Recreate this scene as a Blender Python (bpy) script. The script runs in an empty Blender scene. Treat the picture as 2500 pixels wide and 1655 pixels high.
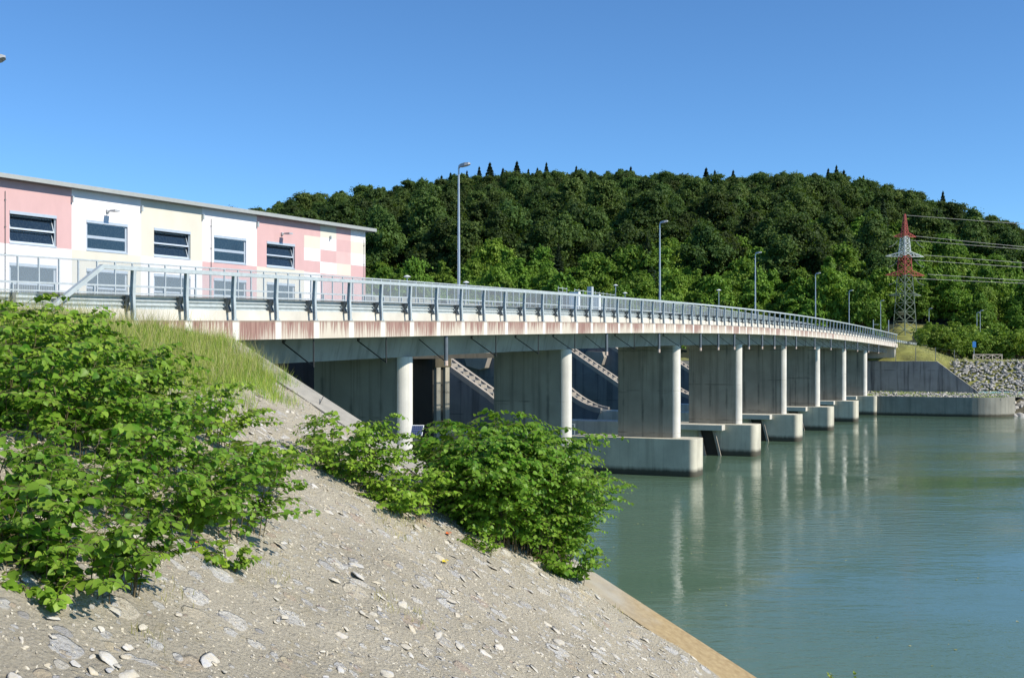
import bpy, math, random
import numpy as np
from mathutils import Vector, noise as mnoise
R = math.radians
random.seed(7); rng = np.random.default_rng(7)
scn = bpy.context.scene
col = scn.collection

# ------------------------------------------------------------------ camera, sky, sun, exposure
F = 2900.0; CZ = 8.39; HY = 861.0                      # focal length and horizon in photo pixels (2500 wide)
cam_d = bpy.data.cameras.new('camera'); cam = bpy.data.objects.new('camera', cam_d); col.objects.link(cam)
cam.location = (0, 0, CZ); cam.rotation_euler = (R(90), 0, 0)
cam_d.sensor_width = 36; cam_d.lens = F / 2500 * 36; cam_d.shift_y = 33.5 / 2500
cam_d.clip_start = .3; cam_d.clip_end = 6000
scn.camera = cam
SUN_H = Vector((.92, -.392)).normalized(); SUN_EL = R(38)
w = bpy.data.worlds.new('World'); scn.world = w; w.use_nodes = True
nt = w.node_tree; bg = nt.nodes['Background']
sky = nt.nodes.new('ShaderNodeTexSky'); sky.sky_type = 'NISHITA'; sky.sun_disc = False
sky.sun_elevation = SUN_EL; sky.sun_rotation = math.atan2(SUN_H.x, SUN_H.y)
sky.air_density = 0.75; sky.dust_density = 0.0; sky.ozone_density = 5.0; sky.altitude = 200
tint = nt.nodes.new('ShaderNodeMix'); tint.data_type = 'RGBA'; tint.blend_type = 'MULTIPLY'; tint.inputs[0].default_value = 1
tint.inputs[7].default_value = (.72, 1.0, 1.14, 1)
nt.links.new(sky.outputs[0], tint.inputs[6]); nt.links.new(tint.outputs[2], bg.inputs[0]); bg.inputs[1].default_value = 0.13
sl = bpy.data.lights.new('sun', 'SUN'); sl.energy = 4.9; sl.angle = R(.53); sl.color = (1, .93, .80)
so = bpy.data.objects.new('sun', sl); col.objects.link(so)
sd = Vector((SUN_H.x * math.cos(SUN_EL), SUN_H.y * math.cos(SUN_EL), math.sin(SUN_EL)))
so.rotation_euler = sd.to_track_quat('Z', 'Y').to_euler(); so.location = (60, -20, 60)
scn.view_settings.view_transform = 'Standard'; scn.view_settings.look = 'None'
scn.view_settings.exposure = 0.2; scn.view_settings.gamma = 1
scn.cycles.max_bounces = 6; scn.cycles.transparent_max_bounces = 12

def U(x): return (x - 1250) / F
def at(x, y, D): return Vector((U(x) * D, D, CZ - (y - HY) / F * D))
def zpx(y, D): return CZ - (y - HY) / F * D

# ------------------------------------------------------------------ materials
def nmat(name):
    m = bpy.data.materials.new(name); m.use_nodes = True
    return m, m.node_tree, m.node_tree.nodes['Principled BSDF']
def N(t, typ, **kw):
    n = t.nodes.new(typ)
    for k, v in kw.items():
        if k.startswith('i_'): n.inputs[k[2:].replace('_', ' ')].default_value = v
        else: setattr(n, k, v)
    return n
def ramp(t, fac, stops, interp='LINEAR'):
    r = t.nodes.new('ShaderNodeValToRGB'); e = r.color_ramp.elements; r.color_ramp.interpolation = interp
    while len(e) < len(stops): e.new(.5)
    for el, (p, c) in zip(e, stops):
        el.position = p; el.color = (*c, 1) if len(c) == 3 else c
    t.links.new(fac, r.inputs[0]); return r.outputs[0]
def coords(t, scale=(1, 1, 1), kind='Object'):
    tc = t.nodes.new('ShaderNodeTexCoord'); mp = t.nodes.new('ShaderNodeMapping'); mp.inputs['Scale'].default_value = scale
    t.links.new(tc.outputs[kind], mp.inputs[0]); return mp.outputs[0]
def noise(t, vec, scale, detail=4, rough=.55):
    n = N(t, 'ShaderNodeTexNoise', i_Scale=scale, i_Detail=detail, i_Roughness=rough)
    t.links.new(vec, n.inputs['Vector']); return n.outputs['Fac']
def mixc(t, fac, a, b, mode='MIX'):
    n = t.nodes.new('ShaderNodeMix'); n.data_type = 'RGBA'; n.blend_type = mode
    for sock, v in ((n.inputs[0], fac), (n.inputs[6], a), (n.inputs[7], b)):
        if isinstance(v, (int, float)): sock.default_value = v
        elif isinstance(v, tuple): sock.default_value = (*v, 1)
        else: t.links.new(v, sock)
    return n.outputs[2]
def bump(t, bsdf, h, strength=.3, dist=.02):
    b = N(t, 'ShaderNodeBump'); b.inputs['Strength'].default_value = strength; b.inputs['Distance'].default_value = dist
    t.links.new(h, b.inputs['Height']); t.links.new(b.outputs[0], bsdf.inputs['Normal'])
def mathn(t, op, a, b=None, clamp=False):
    n = t.nodes.new('ShaderNodeMath'); n.operation = op; n.use_clamp = clamp
    for i, v in enumerate((a, b)):
        if v is None: continue
        if isinstance(v, (int, float)): n.inputs[i].default_value = v
        else: t.links.new(v, n.inputs[i])
    return n.outputs[0]
def plain(name, c, rough=.6, metal=0, var=.18, scale=3, bmp=.15, bscale=40, stretch=(1, 1, 1)):
    m, t, b = nmat(name)
    v = coords(t, stretch)
    f = noise(t, v, scale)
    lo = tuple(x * (1 - var) for x in c); hi = tuple(min(1, x * (1 + var)) for x in c)
    t.links.new(ramp(t, f, [(.3, lo), (.7, hi)]), b.inputs['Base Color'])
    b.inputs['Roughness'].default_value = rough; b.inputs['Metallic'].default_value = metal
    if bmp: bump(t, b, noise(t, v, bscale), bmp, .01)
    return m
def concrete(name, c, dark=(.10, .10, .09), streak=.5, wet=None, joints=True, wetcol=(.03, .028, .018), algae=None, panels=False):
    """board-marked concrete with vertical run-off streaks, casting joints and, near water, a dark waterline"""
    m, t, b = nmat(name)
    v = coords(t)
    base = ramp(t, noise(t, v, .6, 6), [(.3, tuple(x * .78 for x in c)), (.7, tuple(min(1, x * 1.15) for x in c))])
    sp = noise(t, v, 9, 5, .7)
    base = mixc(t, mathn(t, 'MULTIPLY', sp, .35), base, tuple(x * .6 for x in c))
    vs = coords(t, (1.3, 1.3, .06))
    st = ramp(t, noise(t, vs, 1.6, 5, .65), [(.50, (0, 0, 0)), (.72, (1, 1, 1))])
    base = mixc(t, mathn(t, 'MULTIPLY', st, streak), base, dark)
    if joints:
        tc = t.nodes.new('ShaderNodeTexCoord'); sx = t.nodes.new('ShaderNodeSeparateXYZ'); t.links.new(tc.outputs['Object'], sx.inputs[0])
        zz = mathn(t, 'ADD', sx.outputs[2], mathn(t, 'MULTIPLY', noise(t, v, 1.5), .05))
        fr = mathn(t, 'PINGPONG', zz, 1.45)
        line = mathn(t, 'LESS_THAN', fr, .045)
        n2 = ramp(t, noise(t, v, .9, 3), [(.45, (0, 0, 0)), (.6, (1, 1, 1))])
        base = mixc(t, mathn(t, 'MULTIPLY', mathn(t, 'MULTIPLY', line, n2), .6), base, dark)
    if panels:                                   # shuttering panels: joints every 1.25 m along the wall, damp around some
        tc = t.nodes.new('ShaderNodeTexCoord'); mp = t.nodes.new('ShaderNodeMapping'); mp.inputs['Rotation'].default_value = (0, 0, -math.atan2(6.235, 2.87))
        t.links.new(tc.outputs['Object'], mp.inputs[0]); sx = t.nodes.new('ShaderNodeSeparateXYZ'); t.links.new(mp.outputs[0], sx.inputs[0])
        fr = mathn(t, 'PINGPONG', mathn(t, 'ADD', sx.outputs[1], .35), .70)
        frw = mathn(t, 'ADD', fr, mathn(t, 'MULTIPLY', mathn(t, 'SUBTRACT', noise(t, v, 5, 4), .5), .12))
        soft = ramp(t, frw, [(.0, (1, 1, 1)), (.13, (0, 0, 0))])
        msk = ramp(t, noise(t, coords(t, (.25, .25, .35)), 1.3, 3), [(.47, (0, 0, 0)), (.58, (.75, .75, .75))])
        base = mixc(t, mathn(t, 'MULTIPLY', soft, msk), base, dark)
        base = mixc(t, mathn(t, 'MULTIPLY', mathn(t, 'LESS_THAN', fr, .015), .5), base, dark)
        zz = mathn(t, 'ADD', sx.outputs[2], mathn(t, 'MULTIPLY', noise(t, v, 3, 4), .35))
        hz = ramp(t, mathn(t, 'PINGPONG', zz, 1.45), [(.0, (.7, .7, .7)), (.10, (0, 0, 0))])
        m2 = ramp(t, noise(t, coords(t, (.12, .12, .3)), 1.9, 2), [(.5, (0, 0, 0)), (.6, (1, 1, 1))])
        base = mixc(t, mathn(t, 'MULTIPLY', hz, m2), base, dark)
        wn = t.nodes.new('ShaderNodeTexWhiteNoise'); wn.noise_dimensions = '2D'; cm = t.nodes.new('ShaderNodeCombineXYZ')
        t.links.new(mathn(t, 'FLOOR', mathn(t, 'DIVIDE', mathn(t, 'ADD', sx.outputs[1], .35), 1.4)), cm.inputs[0]); t.links.new(mathn(t, 'FLOOR', mathn(t, 'DIVIDE', sx.outputs[2], 2.9)), cm.inputs[1]); t.links.new(cm.outputs[0], wn.inputs[0])
        base = mixc(t, mathn(t, 'MULTIPLY', wn.outputs[0], .28), base, tuple(x * .55 for x in c))
    if wet is not None:
        tc = t.nodes.new('ShaderNodeTexCoord'); gx = t.nodes.new('ShaderNodeNewGeometry'); sx = t.nodes.new('ShaderNodeSeparateXYZ'); t.links.new(gx.outputs['Position'], sx.inputs[0])
        zz = mathn(t, 'ADD', sx.outputs[2], mathn(t, 'MULTIPLY', noise(t, vs, 3, 4), .25))
        if algae:
            base = mixc(t, ramp(t, zz, [(0, (1, 1, 1)), (.55, (.0, .0, .0))]), base, algae)
        base = mixc(t, ramp(t, mathn(t, 'DIVIDE', zz, wet), [(.6, (.9, .9, .9)), (1, (0, 0, 0))]), base, wetcol)
    t.links.new(base, b.inputs['Base Color']); b.inputs['Roughness'].default_value = .85
    bump(t, b, noise(t, v, 14, 6, .7), .25, .02)
    return m
def leafmat(name, a, b_, trans=.35, rough=.5, tint=None, hue=(.014, .490)):
    """leaf blades: colour varies leaf by leaf (stored attribute) and tree by tree"""
    m, t, b = nmat(name)
    at_ = t.nodes.new('ShaderNodeAttribute'); at_.attribute_name = 'rnd'
    base = ramp(t, at_.outputs['Fac'], [(0, a), (1, b_)])
    oi = t.nodes.new('ShaderNodeObjectInfo')
    hv = t.nodes.new('ShaderNodeHueSaturation')
    t.links.new(mathn(t, 'ADD', mathn(t, 'MULTIPLY', oi.outputs['Random'], .5 if tint is None else tint), .75 if tint is None else 1 - tint / 2), hv.inputs['Value'])
    t.links.new(mathn(t, 'ADD', mathn(t, 'MULTIPLY', mathn(t, 'FRACT', mathn(t, 'MULTIPLY', oi.outputs['Random'], 7.31)), hue[0]), hue[1]), hv.inputs['Hue'])
    t.links.new(base, hv.inputs['Color'])
    t.links.new(hv.outputs[0], b.inputs['Base Color']); b.inputs['Roughness'].default_value = rough
    b.inputs['Specular IOR Level'].default_value = .25
    tr = t.nodes.new('ShaderNodeBsdfTranslucent')
    br = mixc(t, .55, hv.outputs[0], (.25, .42, .03)); t.links.new(br, tr.inputs[0])
    mx = t.nodes.new('ShaderNodeMixShader'); mx.inputs[0].default_value = trans
    out = t.nodes['Material Output']
    t.links.new(b.outputs[0], mx.inputs[1]); t.links.new(tr.outputs[0], mx.inputs[2]); t.links.new(mx.outputs[0], out.inputs[0])
    return m

M = {}
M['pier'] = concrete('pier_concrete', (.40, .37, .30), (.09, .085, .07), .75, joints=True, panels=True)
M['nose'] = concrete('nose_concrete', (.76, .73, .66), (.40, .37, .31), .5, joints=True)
M['plinth'] = concrete('plinth_concrete', (.64, .60, .48), (.20, .18, .13), .45, wet=.75, joints=False, algae=(.30, .25, .12))
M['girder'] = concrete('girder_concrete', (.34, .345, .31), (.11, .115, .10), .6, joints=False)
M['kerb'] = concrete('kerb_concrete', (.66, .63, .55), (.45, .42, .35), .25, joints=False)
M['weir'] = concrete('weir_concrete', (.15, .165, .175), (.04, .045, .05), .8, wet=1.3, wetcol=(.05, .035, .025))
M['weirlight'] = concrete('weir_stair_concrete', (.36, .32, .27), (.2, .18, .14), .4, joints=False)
M['wing'] = concrete('wing_wall_concrete', (.44, .41, .35), (.05, .05, .05), .95)
M['quay'] = concrete('quay_concrete', (.30, .29, .24), (.12, .12, .10), .6, wet=.6, joints=False, algae=(.40, .34, .18))
M['galv'] = plain('galvanised_steel', (.47, .52, .53), .5, .15, .12, 6, .08, 30)
M['galvdark'] = plain('weathered_steel', (.16, .17, .17), .6, .3, .2, 6, .1, 30)
M['pole'] = plain('lamp_pole_steel', (.50, .53, .56), .4, .5, .08)
M['lampgrey'] = plain('lamp_housing', (.42, .43, .44), .4, .1, .08)
M['pipe'] = plain('drain_pipe_steel', (.17, .19, .21), .5, .4, .1)
M['pipeend'] = plain('drain_pipe_end', (.62, .48, .40), .6, 0, .35, 14)
M['brace'] = plain('brace_rod', (.05, .05, .05), .7, .2)
M['asphalt'] = plain('asphalt', (.05, .05, .052), .9, 0, .2, 8, .4, 200)
M['coping'] = concrete('coping_concrete', (.34, .33, .30), (.2, .19, .17), .3, joints=False)
M['pink'] = plain('pink_render', (.60, .385, .38), .85, 0, .04, 1.2, .1, 60, (1, 1, .4))
M['salmon'] = plain('salmon_render', (.68, .44, .425), .85, 0, .04, 1.2, .1, 60)
M['white'] = plain('white_render', (.80, .76, .76), .85, 0, .03, 1.2, .1, 60, (1, 1, .4))
M['beige'] = plain('beige_render', (.65, .615, .525), .85, 0, .04, 1.2, .1, 60, (1, 1, .4))
M['rooftrim'] = plain('roof_trim_metal', (.42, .43, .40), .5, .3, .05)
M['roof'] = plain('roof_sheet', (.25, .26, .26), .6, .2, .1)
M['frame'] = plain('window_frame_aluminium', (.50, .56, .62), .45, .3, .05)
M['grille'] = plain('grille_slat', (.22, .27, .31), .5, .3, .1)
M['dark'] = plain('dark_interior', (.012, .014, .016), .9, 0, .2, 3, 0)
M['darkbrown'] = plain('dark_wet_steel', (.035, .028, .022), .6, .2)
M['red'] = plain('pylon_red_paint', (.36, .07, .055), .6, 0, .25, 5)
M['pwhite'] = plain('pylon_white_paint', (.50, .54, .54), .6, 0, .1, 5)
M['pgreen'] = plain('pylon_green_paint', (.17, .21, .16), .55, 0, .2, 5)
M['wire'] = plain('cable', (.35, .36, .36), .4, .4, .05, 3, 0)
M['wood'] = plain('fence_wood', (.55, .47, .40), .8, 0, .15, 6)
M['bark'] = plain('bark', (.10, .075, .05), .9, 0, .3, 4, .4, 12)
M['stem'] = plain('shrub_stem', (.11, .085, .04), .7, 0, .3, 6)
M['signblue'] = plain('blue_sign', (.03, .2, .55), .5, 0, .05)
M['boxwhite'] = plain('white_cabinet', (.78, .80, .80), .5, 0, .04)
# glass of the powerhouse windows: wired, dark with sky reflections
def glassmat():
    m, t, b = nmat('wired_window_glass')
    v = coords(t)
    f = noise(t, v, 9, 5, .7)
    t.links.new(ramp(t, f, [(.45, (.012, .022, .035)), (.85, (.05, .07, .08))]), b.inputs['Base Color'])
    b.inputs['Roughness'].default_value = .08; b.inputs['Specular IOR Level'].default_value = .9
    bump(t, b, noise(t, v, 2.5), .08, .02)
    return m
M['glass'] = glassmat()
def panelmat():
    m, t, b = nmat('solar_cells')
    v = coords(t, (1, 1, 1), 'Generated')
    br = N(t, 'ShaderNodeTexBrick', i_Scale=1.0); br.offset = 0
    br.inputs['Color1'].default_value = (.015, .03, .10, 1); br.inputs['Color2'].default_value = (.02, .035, .12, 1)
    br.inputs['Mortar'].default_value = (.2, .24, .3, 1); br.inputs['Mortar Size'].default_value = .012
    br.inputs['Brick Width'].default_value = .166; br.inputs['Row Height'].default_value = .25
    t.links.new(v, br.inputs['Vector']); t.links.new(br.outputs[0], b.inputs['Base Color']); b.inputs['Roughness'].default_value = .2
    return m
M['solar'] = panelmat()
def meshmat():
    """fine woven wire mesh, far below pixel size: part of the light passes, part meets wire"""
    m, t, b = nmat('woven_wire_mesh')
    b.inputs['Base Color'].default_value = (.40, .45, .48, 1); b.inputs['Metallic'].default_value = .2; b.inputs['Roughness'].default_value = .6
    tr = t.nodes.new('ShaderNodeBsdfTransparent'); mx = t.nodes.new('ShaderNodeMixShader'); mx.inputs[0].default_value = .36
    t.links.new(tr.outputs[0], mx.inputs[1]); t.links.new(b.outputs[0], mx.inputs[2]); t.links.new(mx.outputs[0], t.nodes['Material Output'].inputs[0])
    return m
M['mesh'] = meshmat()
def fasciamat():
    """edge beam: red paint weathered into vertical runs, bare lime-white strips under every post (UV: metres along, metres up)"""
    m, t, b = nmat('edge_beam_paint')
    tc = t.nodes.new('ShaderNodeTexCoord'); sx = t.nodes.new('ShaderNodeSeparateXYZ'); t.links.new(tc.outputs['UV'], sx.inputs[0])
    mp = t.nodes.new('ShaderNodeMapping'); mp.inputs['Scale'].default_value = (15, .7, 1); t.links.new(tc.outputs['UV'], mp.inputs[0])
    mp2 = t.nodes.new('ShaderNodeMapping'); mp2.inputs['Scale'].default_value = (.35, .0, 1); t.links.new(tc.outputs['UV'], mp2.inputs[0])
    big = noise(t, mp2.outputs[0], 1.0, 3)
    st = noise(t, mp.outputs[0], 1.0, 4, .6)
    thr = mathn(t, 'ADD', st, mathn(t, 'MULTIPLY', mathn(t, 'SUBTRACT', big, .5), .7))
    thr = mathn(t, 'ADD', thr, mathn(t, 'MULTIPLY', mathn(t, 'SUBTRACT', sx.outputs[1], .29), .35))
    wn = t.nodes.new('ShaderNodeTexWhiteNoise'); wn.noise_dimensions = '1D'
    t.links.new(mathn(t, 'FLOOR', mathn(t, 'DIVIDE', sx.outputs[0], POST)), wn.inputs['W'])
    thr = mathn(t, 'ADD', thr, mathn(t, 'MULTIPLY', mathn(t, 'SUBTRACT', wn.outputs[0], .5), .16))
    red = ramp(t, noise(t, mp.outputs[0], .6, 3), [(.35, (.20, .085, .07)), (.65, (.36, .21, .17))])
    bare = (.60, .54, .44)
    c = mixc(t, ramp(t, thr, [(.40, (0, 0, 0)), (.56, (1, 1, 1))]), bare, red)
    # bare length further out
    fade = ramp(t, mathn(t, 'DIVIDE', sx.outputs[0], 200), [(.0, (.06, .06, .06)), (.52, (.2, .2, .2)), (.62, (.7, .7, .7)), (1, (.75, .75, .75))])
    c = mixc(t, fade, c, (.60, .55, .47))
    fr = mathn(t, 'PINGPONG', sx.outputs[0], POST / 2)
    edge = mathn(t, 'ADD', fr, mathn(t, 'MULTIPLY', mathn(t, 'SUBTRACT', noise(t, mp.outputs[0], .8, 4), .5), .12))
    c = mixc(t, ramp(t, edge, [(.12, (1, 1, 1)), (.19, (0, 0, 0))]), c, (.74, .71, .64))
    top = ramp(t, sx.outputs[1], [(.50, (0, 0, 0)), (.56, (.7, .7, .7))])
    c = mixc(t, top, c, (.25, .2, .15))
    t.links.new(c, b.inputs['Base Color']); b.inputs['Roughness'].default_value = .8
    bump(t, b, st, .2, .01)
    return m
def watermat():
    m, t, b = nmat('river_water')
    v = coords(t, (1, 1, 1))
    b.inputs['Roughness'].default_value = .05; b.inputs['IOR'].default_value = 1.30
    cvar = noise(t, coords(t, (.02, .05, 1)), 1, 4)
    t.links.new(ramp(t, cvar, [(.35, (.092, .160, .104)), (.65, (.112, .185, .124))]), b.inputs['Base Color'])
    big = noise(t, coords(t, (.09, .16, 1)), 1, 3, .5)
    fine = noise(t, coords(t, (.8, 1.7, 1)), 1, 5, .6)
    patch = ramp(t, noise(t, coords(t, (.018, .05, 1)), 1, 3), [(.42, (.15, .15, .15)), (.6, (1, 1, 1))])
    h = mathn(t, 'ADD', mathn(t, 'MULTIPLY', big, .36), mathn(t, 'MULTIPLY', mathn(t, 'MULTIPLY', fine, patch), .30))
    bump(t, b, h, .55, .35)
    return m
M['water'] = watermat()
def groundmat():
    m, t, b = nmat('gravelly_mortar')
    v = coords(t)
    a = ramp(t, noise(t, v, .5, 6, .6), [(.3, (.42, .375, .285)), (.7, (.60, .54, .42))])
    s1 = N(t, 'ShaderNodeTexVoronoi', i_Scale=18.0); t.links.new(v, s1.inputs['Vector'])
    a = mixc(t, ramp(t, s1.outputs['Distance'], [(.10, (.5, .5, .5)), (.3, (0, 0, 0))]), a, (.62, .57, .48))
    # stones bedded flush in the mortar: distorted cells, only some of them stone, each with its own size and grey
    nz_ = N(t, 'ShaderNodeTexNoise', i_Scale=3.0, i_Detail=5.0); t.links.new(v, nz_.inputs['Vector'])
    wv = t.nodes.new('ShaderNodeVectorMath'); wv.operation = 'MULTIPLY_ADD'; t.links.new(nz_.outputs['Color'], wv.inputs[0]); wv.inputs[1].default_value = (.16, .16, .16); 
    rt_ = t.nodes.new('ShaderNodeMapping'); rt_.inputs['Scale'].default_value = (1, .9, 1); t.links.new(v, rt_.inputs[0]); t.links.new(rt_.outputs[0], wv.inputs[2])
    hb = None
    for sc_, pr, rad in ((2.1, .50, .58), (4.2, .42, .52), (9.0, .4, .48)):
        vo = N(t, 'ShaderNodeTexVoronoi', i_Scale=sc_); vo.inputs['Randomness'].default_value = 1; t.links.new(wv.outputs[0], vo.inputs['Vector'])
        sp3 = t.nodes.new('ShaderNodeSeparateColor'); t.links.new(vo.outputs['Color'], sp3.inputs[0])
        rr_ = mathn(t, 'MULTIPLY', sp3.outputs[0], rad)
        ins = ramp(t, mathn(t, 'SUBTRACT', rr_, vo.outputs['Distance']), [(.0, (0, 0, 0)), (.05, (1, 1, 1))])
        pres = mathn(t, 'GREATER_THAN', sp3.outputs[1], pr)
        k_ = mathn(t, 'MULTIPLY', ins, pres)
        worn = ramp(t, noise(t, v, 11, 6, .75), [(.45, (1, 1, 1)), (.66, (.5, .5, .5))])
        sc2 = ramp(t, sp3.outputs[2], [(0, (.60, .59, .57)), (.25, (.82, .80, .75)), (.45, (.40, .40, .42)), (.65, (.84, .83, .80)), (.85, (.66, .56, .38)), (1, (.46, .34, .29))])
        a = mixc(t, mathn(t, 'MULTIPLY', mathn(t, 'MULTIPLY', k_, worn), .9), a, sc2)
        rim = mathn(t, 'MULTIPLY', mathn(t, 'MULTIPLY', ramp(t, mathn(t, 'SUBTRACT', rr_, vo.outputs['Distance']), [(.0, (0, 0, 0)), (.015, (1, 1, 1)), (.04, (0, 0, 0))]), pres), .35)
        a = mixc(t, rim, a, (.22, .18, .13))
        hb = k_ if hb is None else mathn(t, 'ADD', hb, mathn(t, 'MULTIPLY', k_, .6))
    sp = ramp(t, noise(t, v, 30, 6, .8), [(.35, (.6, .6, .6)), (.55, (0, 0, 0))])
    a = mixc(t, sp, a, (.30, .26, .19))
    y = ramp(t, noise(t, v, 3.1, 3), [(.58, (0, 0, 0)), (.7, (.4, .4, .4))])
    a = mixc(t, y, a, (.42, .35, .2))
    t.links.new(a, b.inputs['Base Color']); b.inputs['Roughness'].default_value = .95
    h = mathn(t, 'ADD', mathn(t, 'ADD', noise(t, v, 12, 8, .75), mathn(t, 'MULTIPLY', s1.outputs['Distance'], .4)), mathn(t, 'MULTIPLY', hb, .55))
    bump(t, b, h, 1.0, .09)
    return m
M['ground'] = groundmat()
def stonemat(name, cols, soil=(.24, .22, .18)):
    m, t, b = nmat(name)
    at_ = t.nodes.new('ShaderNodeAttribute'); at_.attribute_name = 'rnd'
    n = len(cols)
    base = ramp(t, at_.outputs['Fac'], [(i / (n - 1), c) for i, c in enumerate(cols)])
    v = coords(t)
    base = mixc(t, ramp(t, noise(t, v, 7, 6, .7), [(.40, (0, 0, 0)), (.56, (.8, .8, .8))]), base, soil)
    base = mixc(t, ramp(t, noise(t, v, 22, 4, .7), [(.5, (0, 0, 0)), (.65, (.35, .35, .35))]), base, (.68, .67, .64))
    t.links.new(base, b.inputs['Base Color']); b.inputs['Roughness'].default_value = .9
    bump(t, b, noise(t, v, 10, 7, .7), .7, .04)
    return m
M['stone'] = stonemat('embedded_stone', [(.40, .37, .31), (.56, .54, .50), (.40, .41, .44), (.66, .65, .62), (.55, .47, .33), (.34, .31, .30), (.72, .70, .66)], (.56, .50, .38))
M['gravel'] = stonemat('loose_gravel', [(.36, .31, .23), (.54, .48, .36), (.60, .54, .42), (.44, .40, .34), (.70, .66, .56)], (.56, .50, .38))
M['riprap'] = stonemat('riprap_stone', [(.45, .44, .42), (.58, .56, .52), (.32, .32, .31), (.65, .63, .60), (.45, .40, .30)])
M['moss'] = plain('dry_turf', (.20, .20, .05), .95, 0, .5, .4, .6, 3)
M['earth'] = plain('earth', (.12, .11, .07), .95, 0, .4, .5, .4, 3)
M['understory'] = plain('forest_floor', (.02, .028, .012), .95, 0, .5, .3, .5, 1)
M['knot'] = leafmat('knotweed_leaf', (.06, .20, .012), (.29, .46, .06), .42, .42, .1)
M['knoty'] = leafmat('young_knotweed_leaf', (.12, .27, .02), (.36, .52, .06), .4, .45, .1)
M['grass'] = leafmat('grass_blade', (.14, .32, .03), (.56, .60, .13), .3, .7, .1)
M['drygrass'] = leafmat('dry_grass_blade', (.30, .30, .08), (.62, .56, .28), .3, .7, .1)
M['leafdark'] = leafmat('dark_tree_leaf', (.026, .060, .013), (.085, .140, .030), .2, .7, .9, (.04, .470))
M['leafbright'] = leafmat('bright_tree_leaf', (.08, .18, .018), (.20, .34, .04), .25, .6, .4, (.025, .480))
M['leafhedge'] = leafmat('hedge_leaf', (.10, .19, .02), (.26, .36, .05), .3, .6, .3)
M['needle'] = leafmat('spruce_needle', (.012, .030, .014), (.028, .055, .022), .05, .7)

# ------------------------------------------------------------------ helpers
class MB:
    def __init__(s): s.v = []; s.f = []; s.m = []; s.uv = None; s.smooth = False
    def poly(s, pts, mi=0):
        n = len(s.v); s.v += [tuple(p) for p in pts]; s.f.append(tuple(range(n, n + len(pts)))); s.m.append(mi)
    def add(s, V, Fs, mi=0):
        n = len(s.v); s.v += [tuple(p) for p in V]
        for f in Fs: s.f.append(tuple(i + n for i in f)); s.m.append(mi)
    def box(s, a, b, mi=0, T=None):
        x0, y0, z0 = a; x1, y1, z1 = b
        V = [Vector(p) for p in ((x0, y0, z0), (x1, y0, z0), (x1, y1, z0), (x0, y1, z0), (x0, y0, z1), (x1, y0, z1), (x1, y1, z1), (x0, y1, z1))]
        if T: V = [T(p) for p in V]
        s.add(V, [(0, 3, 2, 1), (4, 5, 6, 7), (0, 1, 5, 4), (1, 2, 6, 5), (2, 3, 7, 6), (3, 0, 4, 7)], mi)
    def bar(s, a, b, w_, h=None, mi=0, up=(0, 0, 1)):
        a = Vector(a); b = Vector(b); d = (b - a)
        if d.length < 1e-6: return
        d.normalize(); u_ = Vector(up)
        if abs(d.dot(u_)) > .98: u_ = Vector((1, 0, 0))
        x = d.cross(u_).normalized(); y = x.cross(d); h = h or w_
        V = [p + x * (i * w_ / 2) + y * (j * h / 2) for p in (a, b) for i, j in ((-1, -1), (1, -1), (1, 1), (-1, 1))]
        s.add(V, [(3, 2, 1, 0), (4, 5, 6, 7), (0, 1, 5, 4), (1, 2, 6, 5), (2, 3, 7, 6), (3, 0, 4, 7)], mi)
    def tube(s, pts, r, n=8, mi=0, cap=True):
        pts = [Vector(p) for p in pts]; rs = r if isinstance(r, (list, tuple)) else [r] * len(pts)
        base = len(s.v); px = None
        for i, p in enumerate(pts):
            d = (pts[min(i + 1, len(pts) - 1)] - pts[max(i - 1, 0)]).normalized()
            u_ = Vector((0, 0, 1)) if abs(d.z) < .95 else Vector((1, 0, 0))
            x = d.cross(u_).normalized() if px is None else (px - d * px.dot(d)).normalized()
            px = x; y = x.cross(d)
            for k in range(n):
                a = 2 * math.pi * k / n; s.v.append(tuple(p + (x * math.cos(a) + y * math.sin(a)) * rs[i]))
        for i in range(len(pts) - 1):
            for k in range(n):
                a = base + i * n + k; b = base + i * n + (k + 1) % n
                s.f.append((a, b, b + n, a + n)); s.m.append(mi)
        if cap:
            s.f.append(tuple(base + k for k in range(n))[::-1]); s.m.append(mi)
            s.f.append(tuple(base + (len(pts) - 1) * n + k for k in range(n))); s.m.append(mi)
    def prism(s, poly, d, mi=0):
        """closed polygon of 3D points pushed along vector d"""
        n = len(poly); d = Vector(d); A = [Vector(p) for p in poly]; B = [p + d for p in A]
        s.add(A + B, [tuple(range(n))[::-1], tuple(range(n, 2 * n))] + [(i, (i + 1) % n, (i + 1) % n + n, i + n) for i in range(n)], mi)
def build(name, mb, mats, parent=None, origin=None, smooth=False, bevel=0):
    me = bpy.data.meshes.new(name)
    o0 = Vector(origin) if origin is not None else (root_loc(parent) if parent else Vector((0, 0, 0)))
    V = [(x - o0.x, y - o0.y, z - o0.z) for x, y, z in mb.v]
    me.from_pydata(V, [], mb.f)
    if not isinstance(mats, (list, tuple)): mats = [mats]
    for m in mats: me.materials.append(m)
    if len(mats) > 1: me.polygons.foreach_set('material_index', mb.m)
    if smooth: me.polygons.foreach_set('use_smooth', [True] * len(me.polygons))
    me.update()
    o = bpy.data.objects.new(name, me); col.objects.link(o)
    if parent: o.parent = parent
    elif origin is not None: o.location = o0
    if bevel:
        b = o.modifiers.new('bevel', 'BEVEL'); b.width = bevel; b.segments = 2; b.limit_method = 'ANGLE'
    return o
def root_loc(o):
    v = Vector(o.location)
    while o.parent: o = o.parent; v = v + o.location
    return v
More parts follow.
